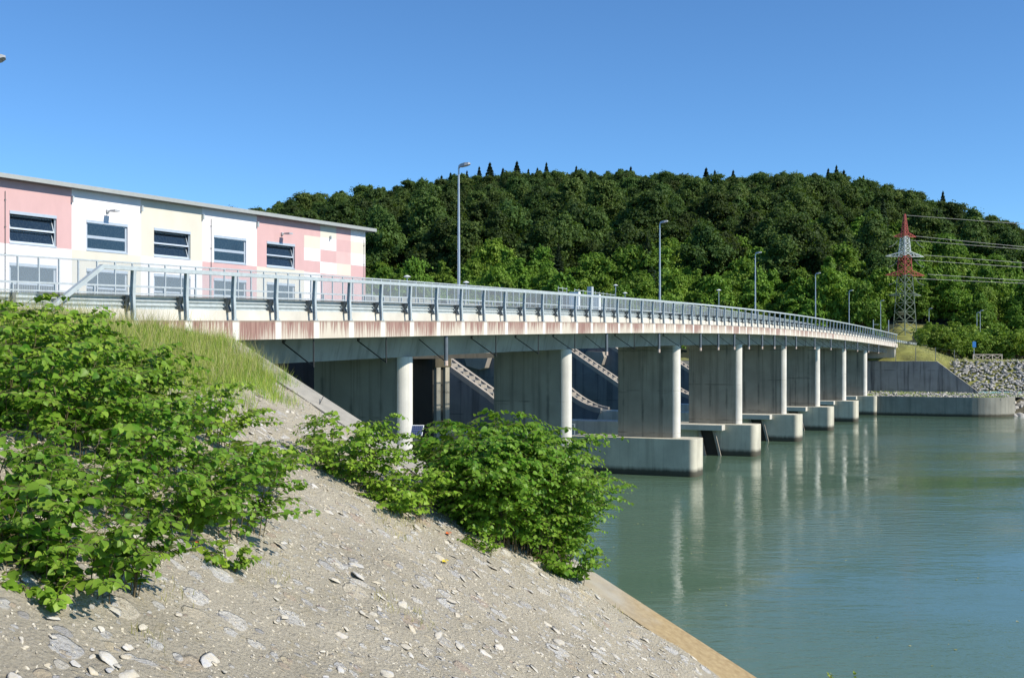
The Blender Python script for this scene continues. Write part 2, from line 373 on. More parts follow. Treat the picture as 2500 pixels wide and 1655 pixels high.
def thing(name, label, cat, loc, rz=0, group=None, kind=None):
    o = bpy.data.objects.new(name, None); col.objects.link(o); o.location = loc; o.rotation_euler = (0, 0, rz); o.empty_display_size = .3
    return tag(o, label, cat, group, kind)
def tag(o, label=None, cat=None, group=None, kind=None):
    for k, v in (('label', label), ('category', cat), ('group', group), ('kind', kind)):
        if v: o[k] = v
    return o
def copy_tree(o, parent=None):
    c = o.copy(); col.objects.link(c)
    if parent is not None: c.parent = parent
    for ch in [x for x in o.children]: copy_tree(ch, c)
    return c
def scatter_mesh(name, TV, TF, Ms, Ts, mat, parent=None, origin=(0, 0, 0), rnd=None, smooth=False):
    """many copies of a small template written as one mesh; 'rnd' is one number per copy"""
    TV = np.asarray(TV, float); n = len(Ts); k = len(TV)
    V = np.einsum('nij,kj->nki', Ms, TV) + Ts[:, None, :] - np.asarray(origin)[None, None, :]
    tot = np.array([len(f) for f in TF]); idx = np.concatenate([np.array(f) for f in TF])
    L = (idx[None, :] + (np.arange(n) * k)[:, None]).ravel()
    LT = np.tile(tot, n); LS = np.concatenate(([0], np.cumsum(LT)[:-1]))
    me = bpy.data.meshes.new(name)
    me.vertices.add(n * k); me.vertices.foreach_set('co', V.ravel())
    me.loops.add(len(L)); me.loops.foreach_set('vertex_index', L.astype(np.int32))
    me.polygons.add(len(LT)); me.polygons.foreach_set('loop_start', LS.astype(np.int32)); me.polygons.foreach_set('loop_total', LT.astype(np.int32))
    if smooth: me.polygons.foreach_set('use_smooth', np.ones(len(LT), bool))
    me.update(calc_edges=True)
    if rnd is None: rnd = rng.random(n)
    a = me.attributes.new('rnd', 'FLOAT', 'FACE'); a.data.foreach_set('value', np.repeat(rnd, len(TF)).astype(np.float32))
    me.materials.append(mat)
    o = bpy.data.objects.new(name, me); col.objects.link(o)
    if parent: o.parent = parent
    return o
def rotm(zdir, yaw):
    """rotation matrices whose z axis is zdir and whose x axis is spun by yaw"""
    z = zdir / np.linalg.norm(zdir, axis=1, keepdims=True)
    h = np.where(np.abs(z[:, 2:3]) > .9, np.array([[1., 0, 0]]), np.array([[0., 0, 1.]]))
    x = np.cross(h, z); x /= np.linalg.norm(x, axis=1, keepdims=True); y = np.cross(z, x)
    c = np.cos(yaw)[:, None]; s = np.sin(yaw)[:, None]
    return np.stack([x * c + y * s, -x * s + y * c, z], axis=2)

# ------------------------------------------------------------------ bridge frame: s along, w across (inwards), z up
C1 = Vector((11.5, 81.75, 0))
B = Vector((2.87, 6.235, 0)).normalized(); E = Vector((B.y, -B.x, 0)); INW = -E
PITCH = 17.5
YAW = math.atan2(B.y, B.x)                       # local x of bridge furniture = along the bridge
def P(s, w_, z=0.): return C1 + B * s + INW * w_ + Vector((0, 0, z))
def s_at(x, w_):                                  # where a line at offset w meets photo column x
    o = C1 + INW * w_; u = U(x)
    return (u * o.y - o.x) / (B.x - u * B.y)
WE = -1.5                                         # edge of the deck
def D_at(s, w_): return C1.y + B.y * s + INW.y * w_
_px = [(331, 783), (568, 782.6), (1000, 783), (1250, 785), (1500, 787.5), (1640, 790.5), (1850, 799), (2000, 810), (2100, 823.5), (2190, 838.7)]
_s = [s_at(x, WE) for x, y in _px]; _z = [zpx(y, D_at(s, WE)) for s, (x, y) in zip(_s, _px)]
_pf = np.polyfit(_s, _z, 4)
S_END = s_at(2192, WE); S_BEG = s_at(-260, WE)
_z0 = float(np.polyval(_pf, s_at(331, WE)))
def ZD(s):
    s0 = s_at(331, WE)
    if s < s0: return _z0 + .018 * (s - s0)
    if s > S_END: return float(np.polyval(_pf, S_END)) - .010 * (s - S_END)
    return float(np.polyval(_pf, s))
POST0 = s_at(331, WE); POST = (s_at(1541.7, WE) - POST0) / 19
BR0 = s_at(775.4, WE); BR = (s_at(1947.5, WE) - BR0) / 17
def sweep(name, prof, mat, parent, s0, s1, step=2.0, close=True, zf=ZD):
    """profile of (w, dz) carried along the bridge; UV in metres (along from first post, up the profile)"""
    n = max(2, int((s1 - s0) / step) + 1); ss = np.linspace(s0, s1, n); k = len(prof)
    o0 = root_loc(parent) if parent else Vector((0, 0, 0))
    V = [tuple(P(s, w_, zf(s) + dz) - o0) for s in ss for w_, dz in prof]
    Fs = []; uv = []
    kk = k if close else k - 1
    for i in range(n - 1):
        for j in range(kk):
            j2 = (j + 1) % k
            Fs.append((i * k + j, i * k + j2, (i + 1) * k + j2, (i + 1) * k + j))
            a, b = ss[i] - POST0, ss[i + 1] - POST0; z0_, z1_ = prof[j][1] + .58, prof[j2][1] + .58
            uv += [(a, z0_), (a, z1_), (b, z1_), (b, z0_)]
    if close:
        Fs.append(tuple(range(k))[::-1]); uv += [(ss[0] - POST0, p[1]) for p in prof]
        Fs.append(tuple((n - 1) * k + j for j in range(k))); uv += [(ss[-1] - POST0, p[1]) for p in prof]
    me = bpy.data.meshes.new(name); me.from_pydata(V, [], Fs); me.materials.append(mat)
    ul = me.uv_layers.new(name='UVMap'); ul.data.foreach_set('uv', [c for p in uv for c in p])
    me.update()
    o = bpy.data.objects.new(name, me); col.objects.link(o)
    if parent: o.parent = parent
    return o
def box_prof(w0, w1, z0, z1): return [(w0, z0), (w0, z1), (w1, z1), (w1, z0)]
M['fascia'] = fasciamat()
DW = 7.6                                          # inner edge of the deck (w)

# ================================================================== SETTING: water, ground, banks
def sheet(name, pts, mat, label, cat, z=None):
    mb = MB(); mb.poly(pts); o = build(name, mb, mat); tag(o, label, cat, kind='structure'); return o
sheet('ground', [(-4000, -3000, -3), (4000, -3000, -3), (4000, 5000, -3), (-4000, 5000, -3)], M['earth'], 'dark earth river bed and far ground below everything', 'ground')
sheet('water', [(-260, -400, 0), (900, -400, 0), (900, 420, 0), (-260, 420, 0)], M['water'], 'green river water, calm with faint ripples, flowing past the bridge piers', 'water')

# near bank: coping line O(t) = O0 + E t
O0 = at(1850, 1655, 28.8); TT = -14.7
SL = (zpx(868, 34.94) - O0.z) / TT                # height per metre along E (negative)
def cop_w(t): return 1.45 + (t / TT) * (-.45) if t < 0 else 1.45 + .03 * t
TOPZ = 9.12
def bank(x, y, rough=True):
    d = Vector((x, y, 0)) - Vector((O0.x, O0.y, 0)); t = d.dot(E); r = d.dot(B)
    z = O0.z + SL * t - .198 * (r + 1.2)
    k = .55                                       # soft shoulder where the slope meets the road verge
    hgh = TOPZ - z
    if hgh < k: z = TOPZ - k * math.exp(min(0, (hgh - k)) / k) if hgh > -6 else TOPZ
    if rough:
        p = Vector((x, y, z))
        z += .10 * (mnoise.noise(p * .55)) + .055 * mnoise.noise(p * 1.9) + .03 * mnoise.noise(p * 5.1)
    return z
def bank_hit(px, py):
    u = U(px); v = (py - HY) / F; D = 6.0
    while D < 60:
        if CZ - v * D <= bank(u * D, D, False): break
        D += .05
    return Vector((u * D, D, bank(u * D, D, False)))
def make_bank():
    st = .14; nt_, nr = int(44 / st), int(34 / st)
    V = []; Fs = []
    o2 = Vector((O0.x, O0.y, 0))
    for i in range(nt_ + 1):
        t = -34 + i * st; t = min(t, 10)
        for j in range(nr + 1):
            r = -cop_w(t) - 34 + 34 * (1 - (1 - j / nr) ** 1.25) if False else -cop_w(t) - 34 * (1 - j / nr)
            p = o2 + E * t + B * r
            V.append((p.x, p.y, bank(p.x, p.y) - (.0 if j < nr else .03)))
    for i in range(nt_):
        for j in range(nr):
            a = i * (nr + 1) + j; Fs.append((a, a + nr + 1, a + nr + 2, a + 1))
    me = bpy.data.meshes.new('riverbank_slope'); me.from_pydata(V, [], Fs)
    me.polygons.foreach_set('use_smooth', [True] * len(Fs)); me.materials.append(M['ground']); me.update()
    o = bpy.data.objects.new('riverbank_slope', me); col.objects.link(o)
    tag(o, 'pale gravelly riverbank slope falling from the bridge to the water', 'slope', kind='structure')
make_bank()
# road verge behind the bank
sheet('verge', [tuple(Vector((O0.x, O0.y, 0)) + E * a + B * b + Vector((0, 0, 8.95))) for a, b in ((-33.5, -1), (-33.5, -60), (-90, -60), (-90, -1))], M['moss'], 'grassy road verge behind the near bank', 'verge')
# coping wall: a thick wall whose sloping top runs down to the river
mb = MB()
ts = list(np.linspace(-15.6, 1.6, 40)); ring = []
o2 = Vector((O0.x, O0.y, 0))
def copz(t): return O0.z + SL * t
for t in ts:
    p = o2 + E * t; q = p - B * cop_w(t); z = copz(t)
    ring.append([p + Vector((0, 0, -2)), p + Vector((0, 0, z)), q + Vector((0, 0, z + .02)), q + Vector((0, 0, -2))])
n0 = 0
for r_ in ring: mb.v += [tuple(v) for v in r_]
for i in range(len(ts) - 1):
    for j in range(4):
        a = i * 4 + j; b = i * 4 + (j + 1) % 4; mb.f.append((a, b, b + 4, a + 4)); mb.m.append(0)
mb.f.append((3, 2, 1, 0)); mb.m.append(0); k = (len(ts) - 1) * 4; mb.f.append((k, k + 1, k + 2, k + 3)); mb.m.append(0)
M['copmat'] = None
def copingmat():
    m, t, b = nmat('coping_stained')
    v = coords(t); g = t.nodes.new('ShaderNodeNewGeometry'); sx = t.nodes.new('ShaderNodeSeparateXYZ'); t.links.new(g.outputs['Position'], sx.inputs[0])
    zz = mathn(t, 'ADD', sx.outputs[2], mathn(t, 'MULTIPLY', noise(t, v, 1.2, 4), 1.6))
    a = ramp(t, noise(t, v, 2.5, 6, .65), [(.3, (.28, .265, .23)), (.7, (.40, .375, .32))])
    o = ramp(t, noise(t, v, 6, 6, .7), [(.35, (.27, .19, .09)), (.7, (.42, .32, .17))])
    c = mixc(t, ramp(t, mathn(t, 'DIVIDE', zz, 6), [(.42, (1, 1, 1)), (.62, (0, 0, 0))]), a, o)
    sp = ramp(t, noise(t, v, 40, 3), [(.62, (0, 0, 0)), (.7, (.5, .5, .5))])
    c = mixc(t, sp, c, (.5, .45, .35))
    t.links.new(c, b.inputs['Base Color']); b.inputs['Roughness'].default_value = .85; bump(t, b, noise(t, v, 25, 6, .7), .4, .02)
    return m
w_ = build('coping_wall', mb, copingmat(), origin=tuple(o2 + E * -7)); tag(w_, 'concrete coping wall running down the slope, stained ochre near the water', 'retaining wall')
# channel wall continuing under the bridge
mb = MB(); mb.prism([o2 + E * -45 + Vector((0, 0, -2)), o2 + E * -15.62 + Vector((0, 0, -2)), o2 + E * -15.62 + Vector((0, 0, copz(-15.6))), o2 + E * -45 + Vector((0, 0, copz(-15.6)))], -B * 1.2)
w_ = build('channel_wall', mb, M['weir'], origin=tuple(o2 + E * -30)); tag(w_, 'dark concrete channel wall running beneath the near end of the bridge', 'retaining wall')

# stones set in the bank
ico_v = []; ico_f = []
def ico():
    import bmesh
    bm = bmesh.new(); bmesh.ops.create_icosphere(bm, subdivisions=2, radius=1); bm.verts.ensure_lookup_table()
    V = [tuple(v.co) for v in bm.verts]; Fc = [tuple(v.index for v in f.verts) for f in bm.faces]; bm.free(); return V, Fc
ICV, ICF = ico()
def blocky(seed, V=ICV):
    r = random.Random(seed); out = []
    pl = [(Vector((r.gauss(0, 1), r.gauss(0, 1), r.gauss(0, 1))).normalized(), r.uniform(.35, .8)) for _ in range(9)]
    for v in V:
        p = Vector(v) * r.uniform(.9, 1.12)
        for n_, d in pl:
            e = p.dot(n_) - d
            if e > 0: p = p - n_ * e
        out.append(tuple(p))
    return out
def stones(name, pts, sizes, mat, ups, flat=(.35, .6), parent=None, rnd=None, dirv=None):
    """stones of a few shapes written into one object"""
    objs = []; n = len(pts); kinds = rng.integers(0, 6, n)
    allV = []; L = []; LT = []; base = 0; rr = []
    for k in range(6):
        sel = np.where(kinds == k)[0]
        if not len(sel): continue
        TV = np.array(blocky(100 + k)); m = len(sel)
        yaw = rng.uniform(0, 6.28, m) if dirv is None else rng.normal(dirv, .45, m)
        Rm = rotm(ups[sel] + rng.normal(0, .12, (m, 3)), yaw)
        S = np.stack([sizes[sel] * rng.uniform(.9, 1.9, m), sizes[sel] * rng.uniform(.6, 1.0, m), sizes[sel] * rng.uniform(*flat, m)], 1)
        Ms = Rm * S[:, None, :]
        V = np.einsum('nij,kj->nki', Ms, TV) + pts[sel][:, None, :]
        Fi = np.array(ICF); L.append((Fi[None] + (np.arange(m) * len(TV))[:, None, None] + base).ravel()); base += m * len(TV)
        allV.append(V.reshape(-1, 3)); rv = rng.random(m) if rnd is None else rnd[sel]; rr.append(np.repeat(rv, len(ICF)))
    V = np.concatenate(allV); L = np.concatenate(L); nf = len(L) // 3
    me = bpy.data.meshes.new(name); me.vertices.add(len(V)); me.vertices.foreach_set('co', V.ravel())
    me.loops.add(len(L)); me.loops.foreach_set('vertex_index', L.astype(np.int32))
    me.polygons.add(nf); me.polygons.foreach_set('loop_start', (np.arange(nf) * 3).astype(np.int32)); me.polygons.foreach_set('loop_total', np.full(nf, 3, np.int32))
    me.update(calc_edges=True)
    a = me.attributes.new('rnd', 'FLOAT', 'FACE'); a.data.foreach_set('value', np.concatenate(rr).astype(np.float32))
    me.materials.append(mat); o = bpy.data.objects.new(name, me); col.objects.link(o); return o
BN = Vector((0, 0, 1)); _dzx = bank(0.5, 20, False) - bank(-.5, 20, False); _dzy = bank(0, 20.5, False) - bank(0, 19.5, False)
BN = Vector((-_dzx, -_dzy, 1)).normalized()
def bank_pts(n, fn=None, tr=(-16, 6), rr=(0, 26)):
    out = []
    while len(out) < n:
        t = random.uniform(*tr); r = -cop_w(t) - random.uniform(*rr)
        p = o2 + E * t + B * r; z = bank(p.x, p.y)
        if z < -.1: continue
        if fn and not fn(p.x, p.y, z): continue
        out.append((p.x, p.y, z))
    return np.array(out)
pts = bank_pts(1500, lambda x, y, z: z < 8.3)
sz = np.clip(rng.lognormal(-2.55, .55, len(pts)), .03, .21)
tag(stones('embedded_stones', pts + np.array(BN)[None] * (sz[:, None] * -.03 + .014), sz * .85, M['stone'], np.tile(np.array(BN), (len(pts), 1)), (.07, .16), dirv=.3), 'grey and white stones set in the mortar of the near riverbank', 'stones', kind='stuff')
pts = bank_pts(20000, lambda x, y, z: z < 8.6)
tag(stones('gravel', pts, rng.uniform(.010, .030, len(pts)), M['gravel'], np.tile(np.array(BN), (len(pts), 1)), (.5, .9)), 'loose gravel and pebbles over the near riverbank', 'gravel', kind='stuff')

# ================================================================== ROAD BRIDGE
br = thing('road_bridge', 'long concrete road bridge on slender piers across the green river', 'bridge', P(0, 0, 0))
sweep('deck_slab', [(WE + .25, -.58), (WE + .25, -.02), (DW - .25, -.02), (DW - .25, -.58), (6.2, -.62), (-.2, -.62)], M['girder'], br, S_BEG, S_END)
sweep('edge_beam', box_prof(WE, WE + .247, -.58, 0), M['fascia'], br, S_BEG, S_END, 1.0)
sweep('edge_beam', box_prof(DW - .247, DW, -.58, 0), M['fascia'], br, S_BEG, S_END, 2.0)
sweep('kerb', [(WE + .30, -.018), (WE + .33, .31), (WE + .8, .31), (WE + .8, -.018)], M['kerb'], br, S_BEG, S_END)
sweep('kerb', box_prof(DW - 1.7, DW - .25, -.018, .2), M['kerb'], br, S_BEG, S_END)
o = sweep('road_surface', box_prof(WE + .802, DW - 1.702, -.015, .06), M['asphalt'], br, S_BEG, S_END)
S_G0 = s_at(560, -.3)
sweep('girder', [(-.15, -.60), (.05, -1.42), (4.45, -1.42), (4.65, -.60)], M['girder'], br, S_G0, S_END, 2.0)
# piers
def nose_ring(s, w_end, half, z0, z1, n=14):
    """half-round end outline of a pier pointing downstream"""
    ang = [math.pi * k / n for k in range(n + 1)]
    return [(s + half * math.cos(a), w_end - half * math.sin(a)) for a in ang]
def pier_body(s, half, w0, w1, z0, z1, name, parent, mat, nose=True):
    """wall from w0 (rounded nose centre) to w1"""
    r_ = nose_ring(s, w0, half, z0, z1)
    mb = MB(); pts = [(s - half, w1), (s + half, w1)] + r_
    A = [P(a, b, z0) for a, b in pts]; n = len(A); up = Vector((0, 0, z1 - z0))
    mb.prism(A, up); return mb
COLX = {-1: 1001.4, 0: 1391.5, 1: 1660.6}
pier_s = [s_at(1001.4, 0), s_at(1391.5, 0)] + [PITCH * k for k in range(6)]
def half_for(i): return .40
labels = ['bridge pier']
for i, s in enumerate(pier_s):
    zt = ZD(s) - 1.42
    hb = .42
    s -= .12
    has_pl = i >= 2
    z0 = 2.55 if has_pl else -2
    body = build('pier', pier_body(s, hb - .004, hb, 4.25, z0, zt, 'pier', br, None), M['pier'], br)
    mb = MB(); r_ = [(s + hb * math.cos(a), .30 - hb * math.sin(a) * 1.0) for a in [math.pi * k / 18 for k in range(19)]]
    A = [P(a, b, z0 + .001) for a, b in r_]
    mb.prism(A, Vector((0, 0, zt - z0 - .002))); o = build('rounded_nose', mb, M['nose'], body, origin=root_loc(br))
    if has_pl:
        hp_ = 1.15
        mb = MB(); rr_ = .45; ring = [(s - hp_, 20.3), (s + hp_, 20.3)]
        for cx, a0 in ((s + hp_ - rr_, 0), (s - hp_ + rr_, math.pi / 2)):
            for k in range(9):
                a = a0 + k * math.pi / 16; ring.append((cx + rr_ * math.cos(a), -1.05 - rr_ * math.sin(a)))
        mb.prism([P(a, b, -2) for a, b in ring], Vector((0, 0, 4.55)))
        pl = build('pier_foot', mb, M['plinth'], body, origin=root_loc(br), bevel=.03)
        if i >= 3:
            mb = MB(); T = lambda p: P(p.x, p.y, p.z)
            mb.box((s - hp_ - .95, 1.0, 2.08), (s - hp_ - .002, 5.4, 2.53), 0, T)
            build('service_platform', mb, M['kerb'], body, origin=root_loc(br), bevel=.02)
            mb = MB()
            for dw in (0, 1.25):
                mb.bar(P(s - hp_ - .32, 3.1 - dw, 2.05), P(s - hp_ - .32, 2.3 - dw, -1.2), .16, .2)
            build('inclined_guide', mb, M['weirlight'], body, origin=root_loc(br))
            mb = MB(); mb.prism([P(s - hp_ - .12, 3.0, 2.05), P(s - hp_ - .12, 1.9, 2.05), P(s - hp_ - .12, 1.1, -1.2), P(s - hp_ - .12, 2.2, -1.2)], B * .1)
            build('guide_infill', mb, M['darkbrown'], body, origin=root_loc(br))
# bearings on the two first piers
for s in pier_s[:2]:
    mb = MB(); T = lambda p: P(p.x, p.y, p.z)
    zt = ZD(s) - 1.42
# brackets and drain pipes
proto_r = MB(); proto_r.bar((0, 0, 0), (0, 0, -.95), .035); proto_r.bar((0, 0, -.93), (0, 1.28, -.1), .035); proto_r.bar((0, 1.16, -.09), (0, 1.34, -.03), .12)
proto_p = MB(); proto_p.tube([(0, 0, .02), (0, 0, -1.0)], .085, 10, 0); proto_p.tube([(0, 0, -1.0), (0, 0, -1.2)], .088, 10, 1)
proto_p.bar((0, .05, -1.02), (0, 1.28, -.1), .03, None, 2)
mr = build('pipe_hanger', proto_r, M['brace'], None, (0, 0, 0)); mp_ = build('drain_pipe', proto_p, [M['pipe'], M['pipeend'], M['brace']], None, (0, 0, 0))
pipes = {2, 6, 8, 10, 11, 12, 13, 14, 15, 16, 17, 19, 21, 23, 25, 27, 29}
n_h = 0
for k in range(0, 31):
    s = BR0 + BR * k
    src = mp_ if k in pipes else mr
    if s > S_END - 1: break
    o = src if not src.parent else src.copy()
    if o is not src: col.objects.link(o)
    o.parent = br; o.location = P(s, WE + .16, ZD(s) - .585) - br.location
    o.rotation_euler = (0, 0, YAW)
# far abutment and near abutment
mb = MB(); T = lambda p: P(p.x, p.y, p.z)
za = ZD(S_END) - .585
mb.box((S_END - .9, WE + .35, 6.3), (S_END + 2.5, DW + 2, za), 0, T); build('abutment', mb, M['kerb'], br)
mb = MB(); mb.box((S_BEG, WE + .6, 6.0), (S_G0 + .6, DW - .5, ZD(S_G0) - 1.2), 0, T); build('abutment', mb, M['girder'], br)

# ---- guard rail on the near edge
gr = thing('guard_rail', 'galvanised steel bridge guard rail with crash beam along the near edge', 'guard rail', P(POST0, WE, ZD(POST0)))
n_post = int((S_END - POST0) / POST) + 1
pm = MB()
for a, b, dz0, dz1 in ((0, .035, 0, .72), (.035, 0, .72, 1.33)):       # slightly cranked I-section
    mb = pm
    mb.bar((0, a, dz0), (0, b, dz1), .10, .012, up=(0, 1, 0)); mb.bar((0, a + .10, dz0), (0, b + .10, dz1), .10, .012, up=(0, 1, 0))
    mb.bar((0, a + .05, dz0), (0, b + .05, dz1), .012, .09, up=(0, 1, 0))
pm.box((-.11, -.03, .002), (.11, .2, .02)); pm.bar((-.07, 0, .02), (-.07, 0, .06), .02); pm.bar((.07, 0, .02), (.07, 0, .06), .02)
post = build('post', pm, M['galv'], None, (0, 0, 0))
sp = MB()
sp.prism([(-.06, .37, .24), (-.06, .17, .27), (-.06, .25, .46), (-.06, .15, .67), (-.06, .40, .69), (-.06, .31, .47), (-.06, .42, .28)], (.11, 0, 0))
sp.bar((0, .10, .67), (0, .38, .67), .05, .02); sp.bar((0, .10, .30), (0, .38, .30), .05, .02)
for zz in (.36, .48, .60): sp.bar((-.06, .30, zz), (.06, .30, zz), .05, .06)
spo = build('spacer_bracket', sp, M['galvdark'], None, (0, 0, 0)); spo.parent = post
for k in range(n_post):
    s = POST0 + POST * k
    o = post if k == 0 else copy_tree(post)
    o.parent = gr; o.location = P(s, WE + .02, ZD(s)) - gr.location; o.rotation_euler = (0, 0, YAW)
def rail(name, parent, w_, zc, ww, hh, mat, s0, s1, step=2.14): return sweep(name, box_prof(w_ - ww / 2, w_ + ww / 2, zc - hh / 2, zc + hh / 2), mat, parent, s0, s1, step)
rail('top_rail', gr, WE + .07, 1.375, .12, .11, M['galv'], s_at(252, WE), S_END - .2)
def wave(w0, z0, z1, n=3, depth=.07, th=.006, per=6):
    a = []
    for i in range(n * per + 1):
        f = i / (n * per); a.append((w0 + depth * .5 * (1 - math.cos(2 * math.pi * n * f)), z0 + (z1 - z0) * f))
    return a + [(x + th, z) for x, z in reversed(a)]
sweep('crash_beam', wave(WE + .38, .30, .655), M['galv'], gr, S_BEG + 1, S_END + 30, 2.14)
rail('beam_cap', gr, WE + .36, .672, .12, .022, M['galvdark'], s_at(120, WE), S_END - .2)
# sloping end of the top rail and the low posts beyond it
mb = MB(); a = P(s_at(254, WE), WE + .07, ZD(s_at(254, WE)) + 1.375); b_ = P(s_at(116, WE), WE + .07, 0); b_.z = zpx(762, b_.y)
mb.bar(a, b_, .12, .11); build('end_rail', mb, M['galv'], gr)
for x in (-90, 46, 161):
    s = s_at(x, WE); mb = MB(); mb.bar((0, 0, -.4), (0, 0, .64), .1, .1); o = build('low_post', mb, M['galvdark'], None, (0, 0, 0)); o.parent = gr
    o.location = P(s, WE + .2, ZD(s)) - gr.location; o.rotation_euler = (0, 0, YAW)
for k in range(12):
    s = S_END + 1 + k * 2.4; mb = MB(); mb.bar((0, 0, -.5), (0, 0, .64), .08, .1); o = build('low_post', mb, M['galvdark'], None, (0, 0, 0)); o.parent = gr
    o.location = P(s, WE + .3, ZD(s)) - gr.location; o.rotation_euler = (0, 0, YAW)
sweep('crash_beam', wave(5.5, .30, .655), M['galv'], gr, S_BEG + 1, S_END, 4) if False else None

# ---- pedestrian railing on the inner side
WP = 6.35
pr = thing('pedestrian_railing', 'grey steel footway railing with thin bars behind the guard rail', 'railing', P(POST0, WP, ZD(POST0)))
zz = lambda h: h
for h, th in ((1.32, .06), (1.06, .045), (.80, .045), (.22, .04)): rail('rail', pr, WP, h, .05, th, M['galv'], S_BEG, S_END, 3)
mb = MB(); mb.bar((0, 0, .18), (0, 0, 1.32), .06, .06); pp = build('post', mb, M['galv'], None, (0, 0, 0))
sp0 = s_at(31, WP); k = 0; s = sp0 - 3.5
while s < S_END and k < 99:
    o = pp if k == 0 else pp.copy()
    if k: col.objects.link(o)
    o.parent = pr; o.location = P(s, WP, ZD(s)) - pr.location; o.rotation_euler = (0, 0, YAW); s += 1.75; k += 1
mb = MB(); s = sp0 - 3.5
while s < s_at(1560, WP):
    a = P(s, WP, ZD(s) + .2); mb.bar(a, a + Vector((0, 0, .6)), .018); s += .135
build('baluster_bars', mb, M['galvdark'], pr)
# ---- tall mesh screen
WM = 7.15
ms = thing('mesh_screen', 'tall grey wire mesh screen on thin posts along the far edge of the bridge', 'screen', P(POST0, WM, ZD(POST0)))
HS = 2.2
S_M1 = s_at(1990, WM)
def mesh_part(s0, s1):
    return sweep('mesh_panel', [(WM, .2), (WM, HS)], M['mesh'], ms, s0, s1, 4, close=False)
mesh_part(S_BEG, S_M1)
rail('top_rail', ms, WM, HS + .02, .05, .05, M['galv'], S_BEG, S_M1, 3)
mb = MB(); mb.bar((0, 0, .2), (0, 0, HS), .05, .05); pp = build('post', mb, M['galv'], None, (0, 0, 0))
dsm = (s_at(478, WM) - s_at(43, WM)) / 10; s = s_at(43, WM) - dsm; k = 0
rest = MB()
while s < S_M1:
    if k < 100:
        o = pp if k == 0 else pp.copy()
        if k: col.objects.link(o)
        o.parent = ms; o.location = P(s, WM, ZD(s)) - ms.location; o.rotation_euler = (0, 0, YAW)
    else:
        a = P(s, WM, ZD(s) + .2); rest.bar(a, a + Vector((0, 0, HS - .2)), .05)
    s += dsm; k += 1
o = build('far_posts', rest, M['galv'], ms); o['kind'] = 'stuff'

# ---- street lamps
def lamp(loc, h, label, head=.75, group='street lamps along the bridge', yaw=None, arm=.10, scale=1):
    t = thing('street_lamp', label, 'street lamp', loc, YAW if yaw is None else yaw, group)
    mb = MB(); mb.tube([(0, 0, 0), (0, 0, h * .45), (0, 0, h)], [.10 * scale, .08 * scale, .05 * scale], 10)
    o = build('pole', mb, M['pole'], None, (0, 0, 0)); o.parent = t
    mb = MB(); mb.bar((0, .03, h - .03), (0, -arm, h + .10), .07)
    o = build('arm', mb, M['lampgrey'], None, (0, 0, 0)); o.parent = t
    mb = MB(); L = head; pr_ = []
    for f, w2, z2, z1 in ((0, .06, .05, -.04), (.2, .15, .10, -.07), (.6, .18, .13, -.06), (.9, .13, .10, -.03), (1, .04, .04, 0)):
        y = -arm + .1 - f * L
        pr_.append([(-w2, y, z1), (-w2 * .8, y, z2), (w2 * .8, y, z2), (w2, y, z1)])
    for r_ in pr_: mb.v += [(x, y, z + h + .12 - (y + arm) * .12) for x, y, z in r_]
    for i in range(4):
        for j in range(4):
            a = i * 4 + j; b = i * 4 + (j + 1) % 4; mb.f.append((a, b, b + 4, a + 4)); mb.m.append(0)
    mb.f += [(3, 2, 1, 0), (16, 17, 18, 19)]; mb.m += [0, 0]
    o = build('lamp_head', mb, M['lampgrey'], None, (0, 0, 0), smooth=False); o.parent = t
    return t
WL = 7.9
lab = {1120: 'tall grey street lamp rising nearest the pink and white building', 1611: 'second tall street lamp beyond the bridge railing, before the dark wood',
       1844: 'third tall street lamp along the bridge, its head against bright trees', 1991: 'fourth street lamp along the bridge, midway to the lattice pylon'}
for x, y in ((1120, 405), (1611, 543), (1844, 618), (1991, 668)):
    s = s_at(x, WL); p = P(s, WL, ZD(s) - .5); lamp(p, zpx(y, p.y) - p.z - .15, lab[x])
p = P(s_at(-30, WL), WL, 0); p.z = ZD(s_at(-30, WL)) - .5; lamp(p, zpx(150, p.y) - p.z - .15, 'street lamp whose head just enters at the left border of the sky')
for x, y, D, l in ((2073, 712, 212, 'fifth street lamp, just left of the lattice pylon above the bridge end'), (2150, 736, 248, 'low distant street lamp right beside the foot of the pylon, on its left'),
                   (2268, 755, 262, 'street lamp right of the pylon at the end of the crash barrier'), (2385, 765, 250, 'left one of two slim lamps close together above the blue sign'),
                   (2393, 760, 253, 'right one of two slim lamps close together above the blue sign')):
    zb = 7.3; lamp(Vector((U(x) * D, D, zb)), zpx(y, D) - zb, l, group='street lamps on the far bank')

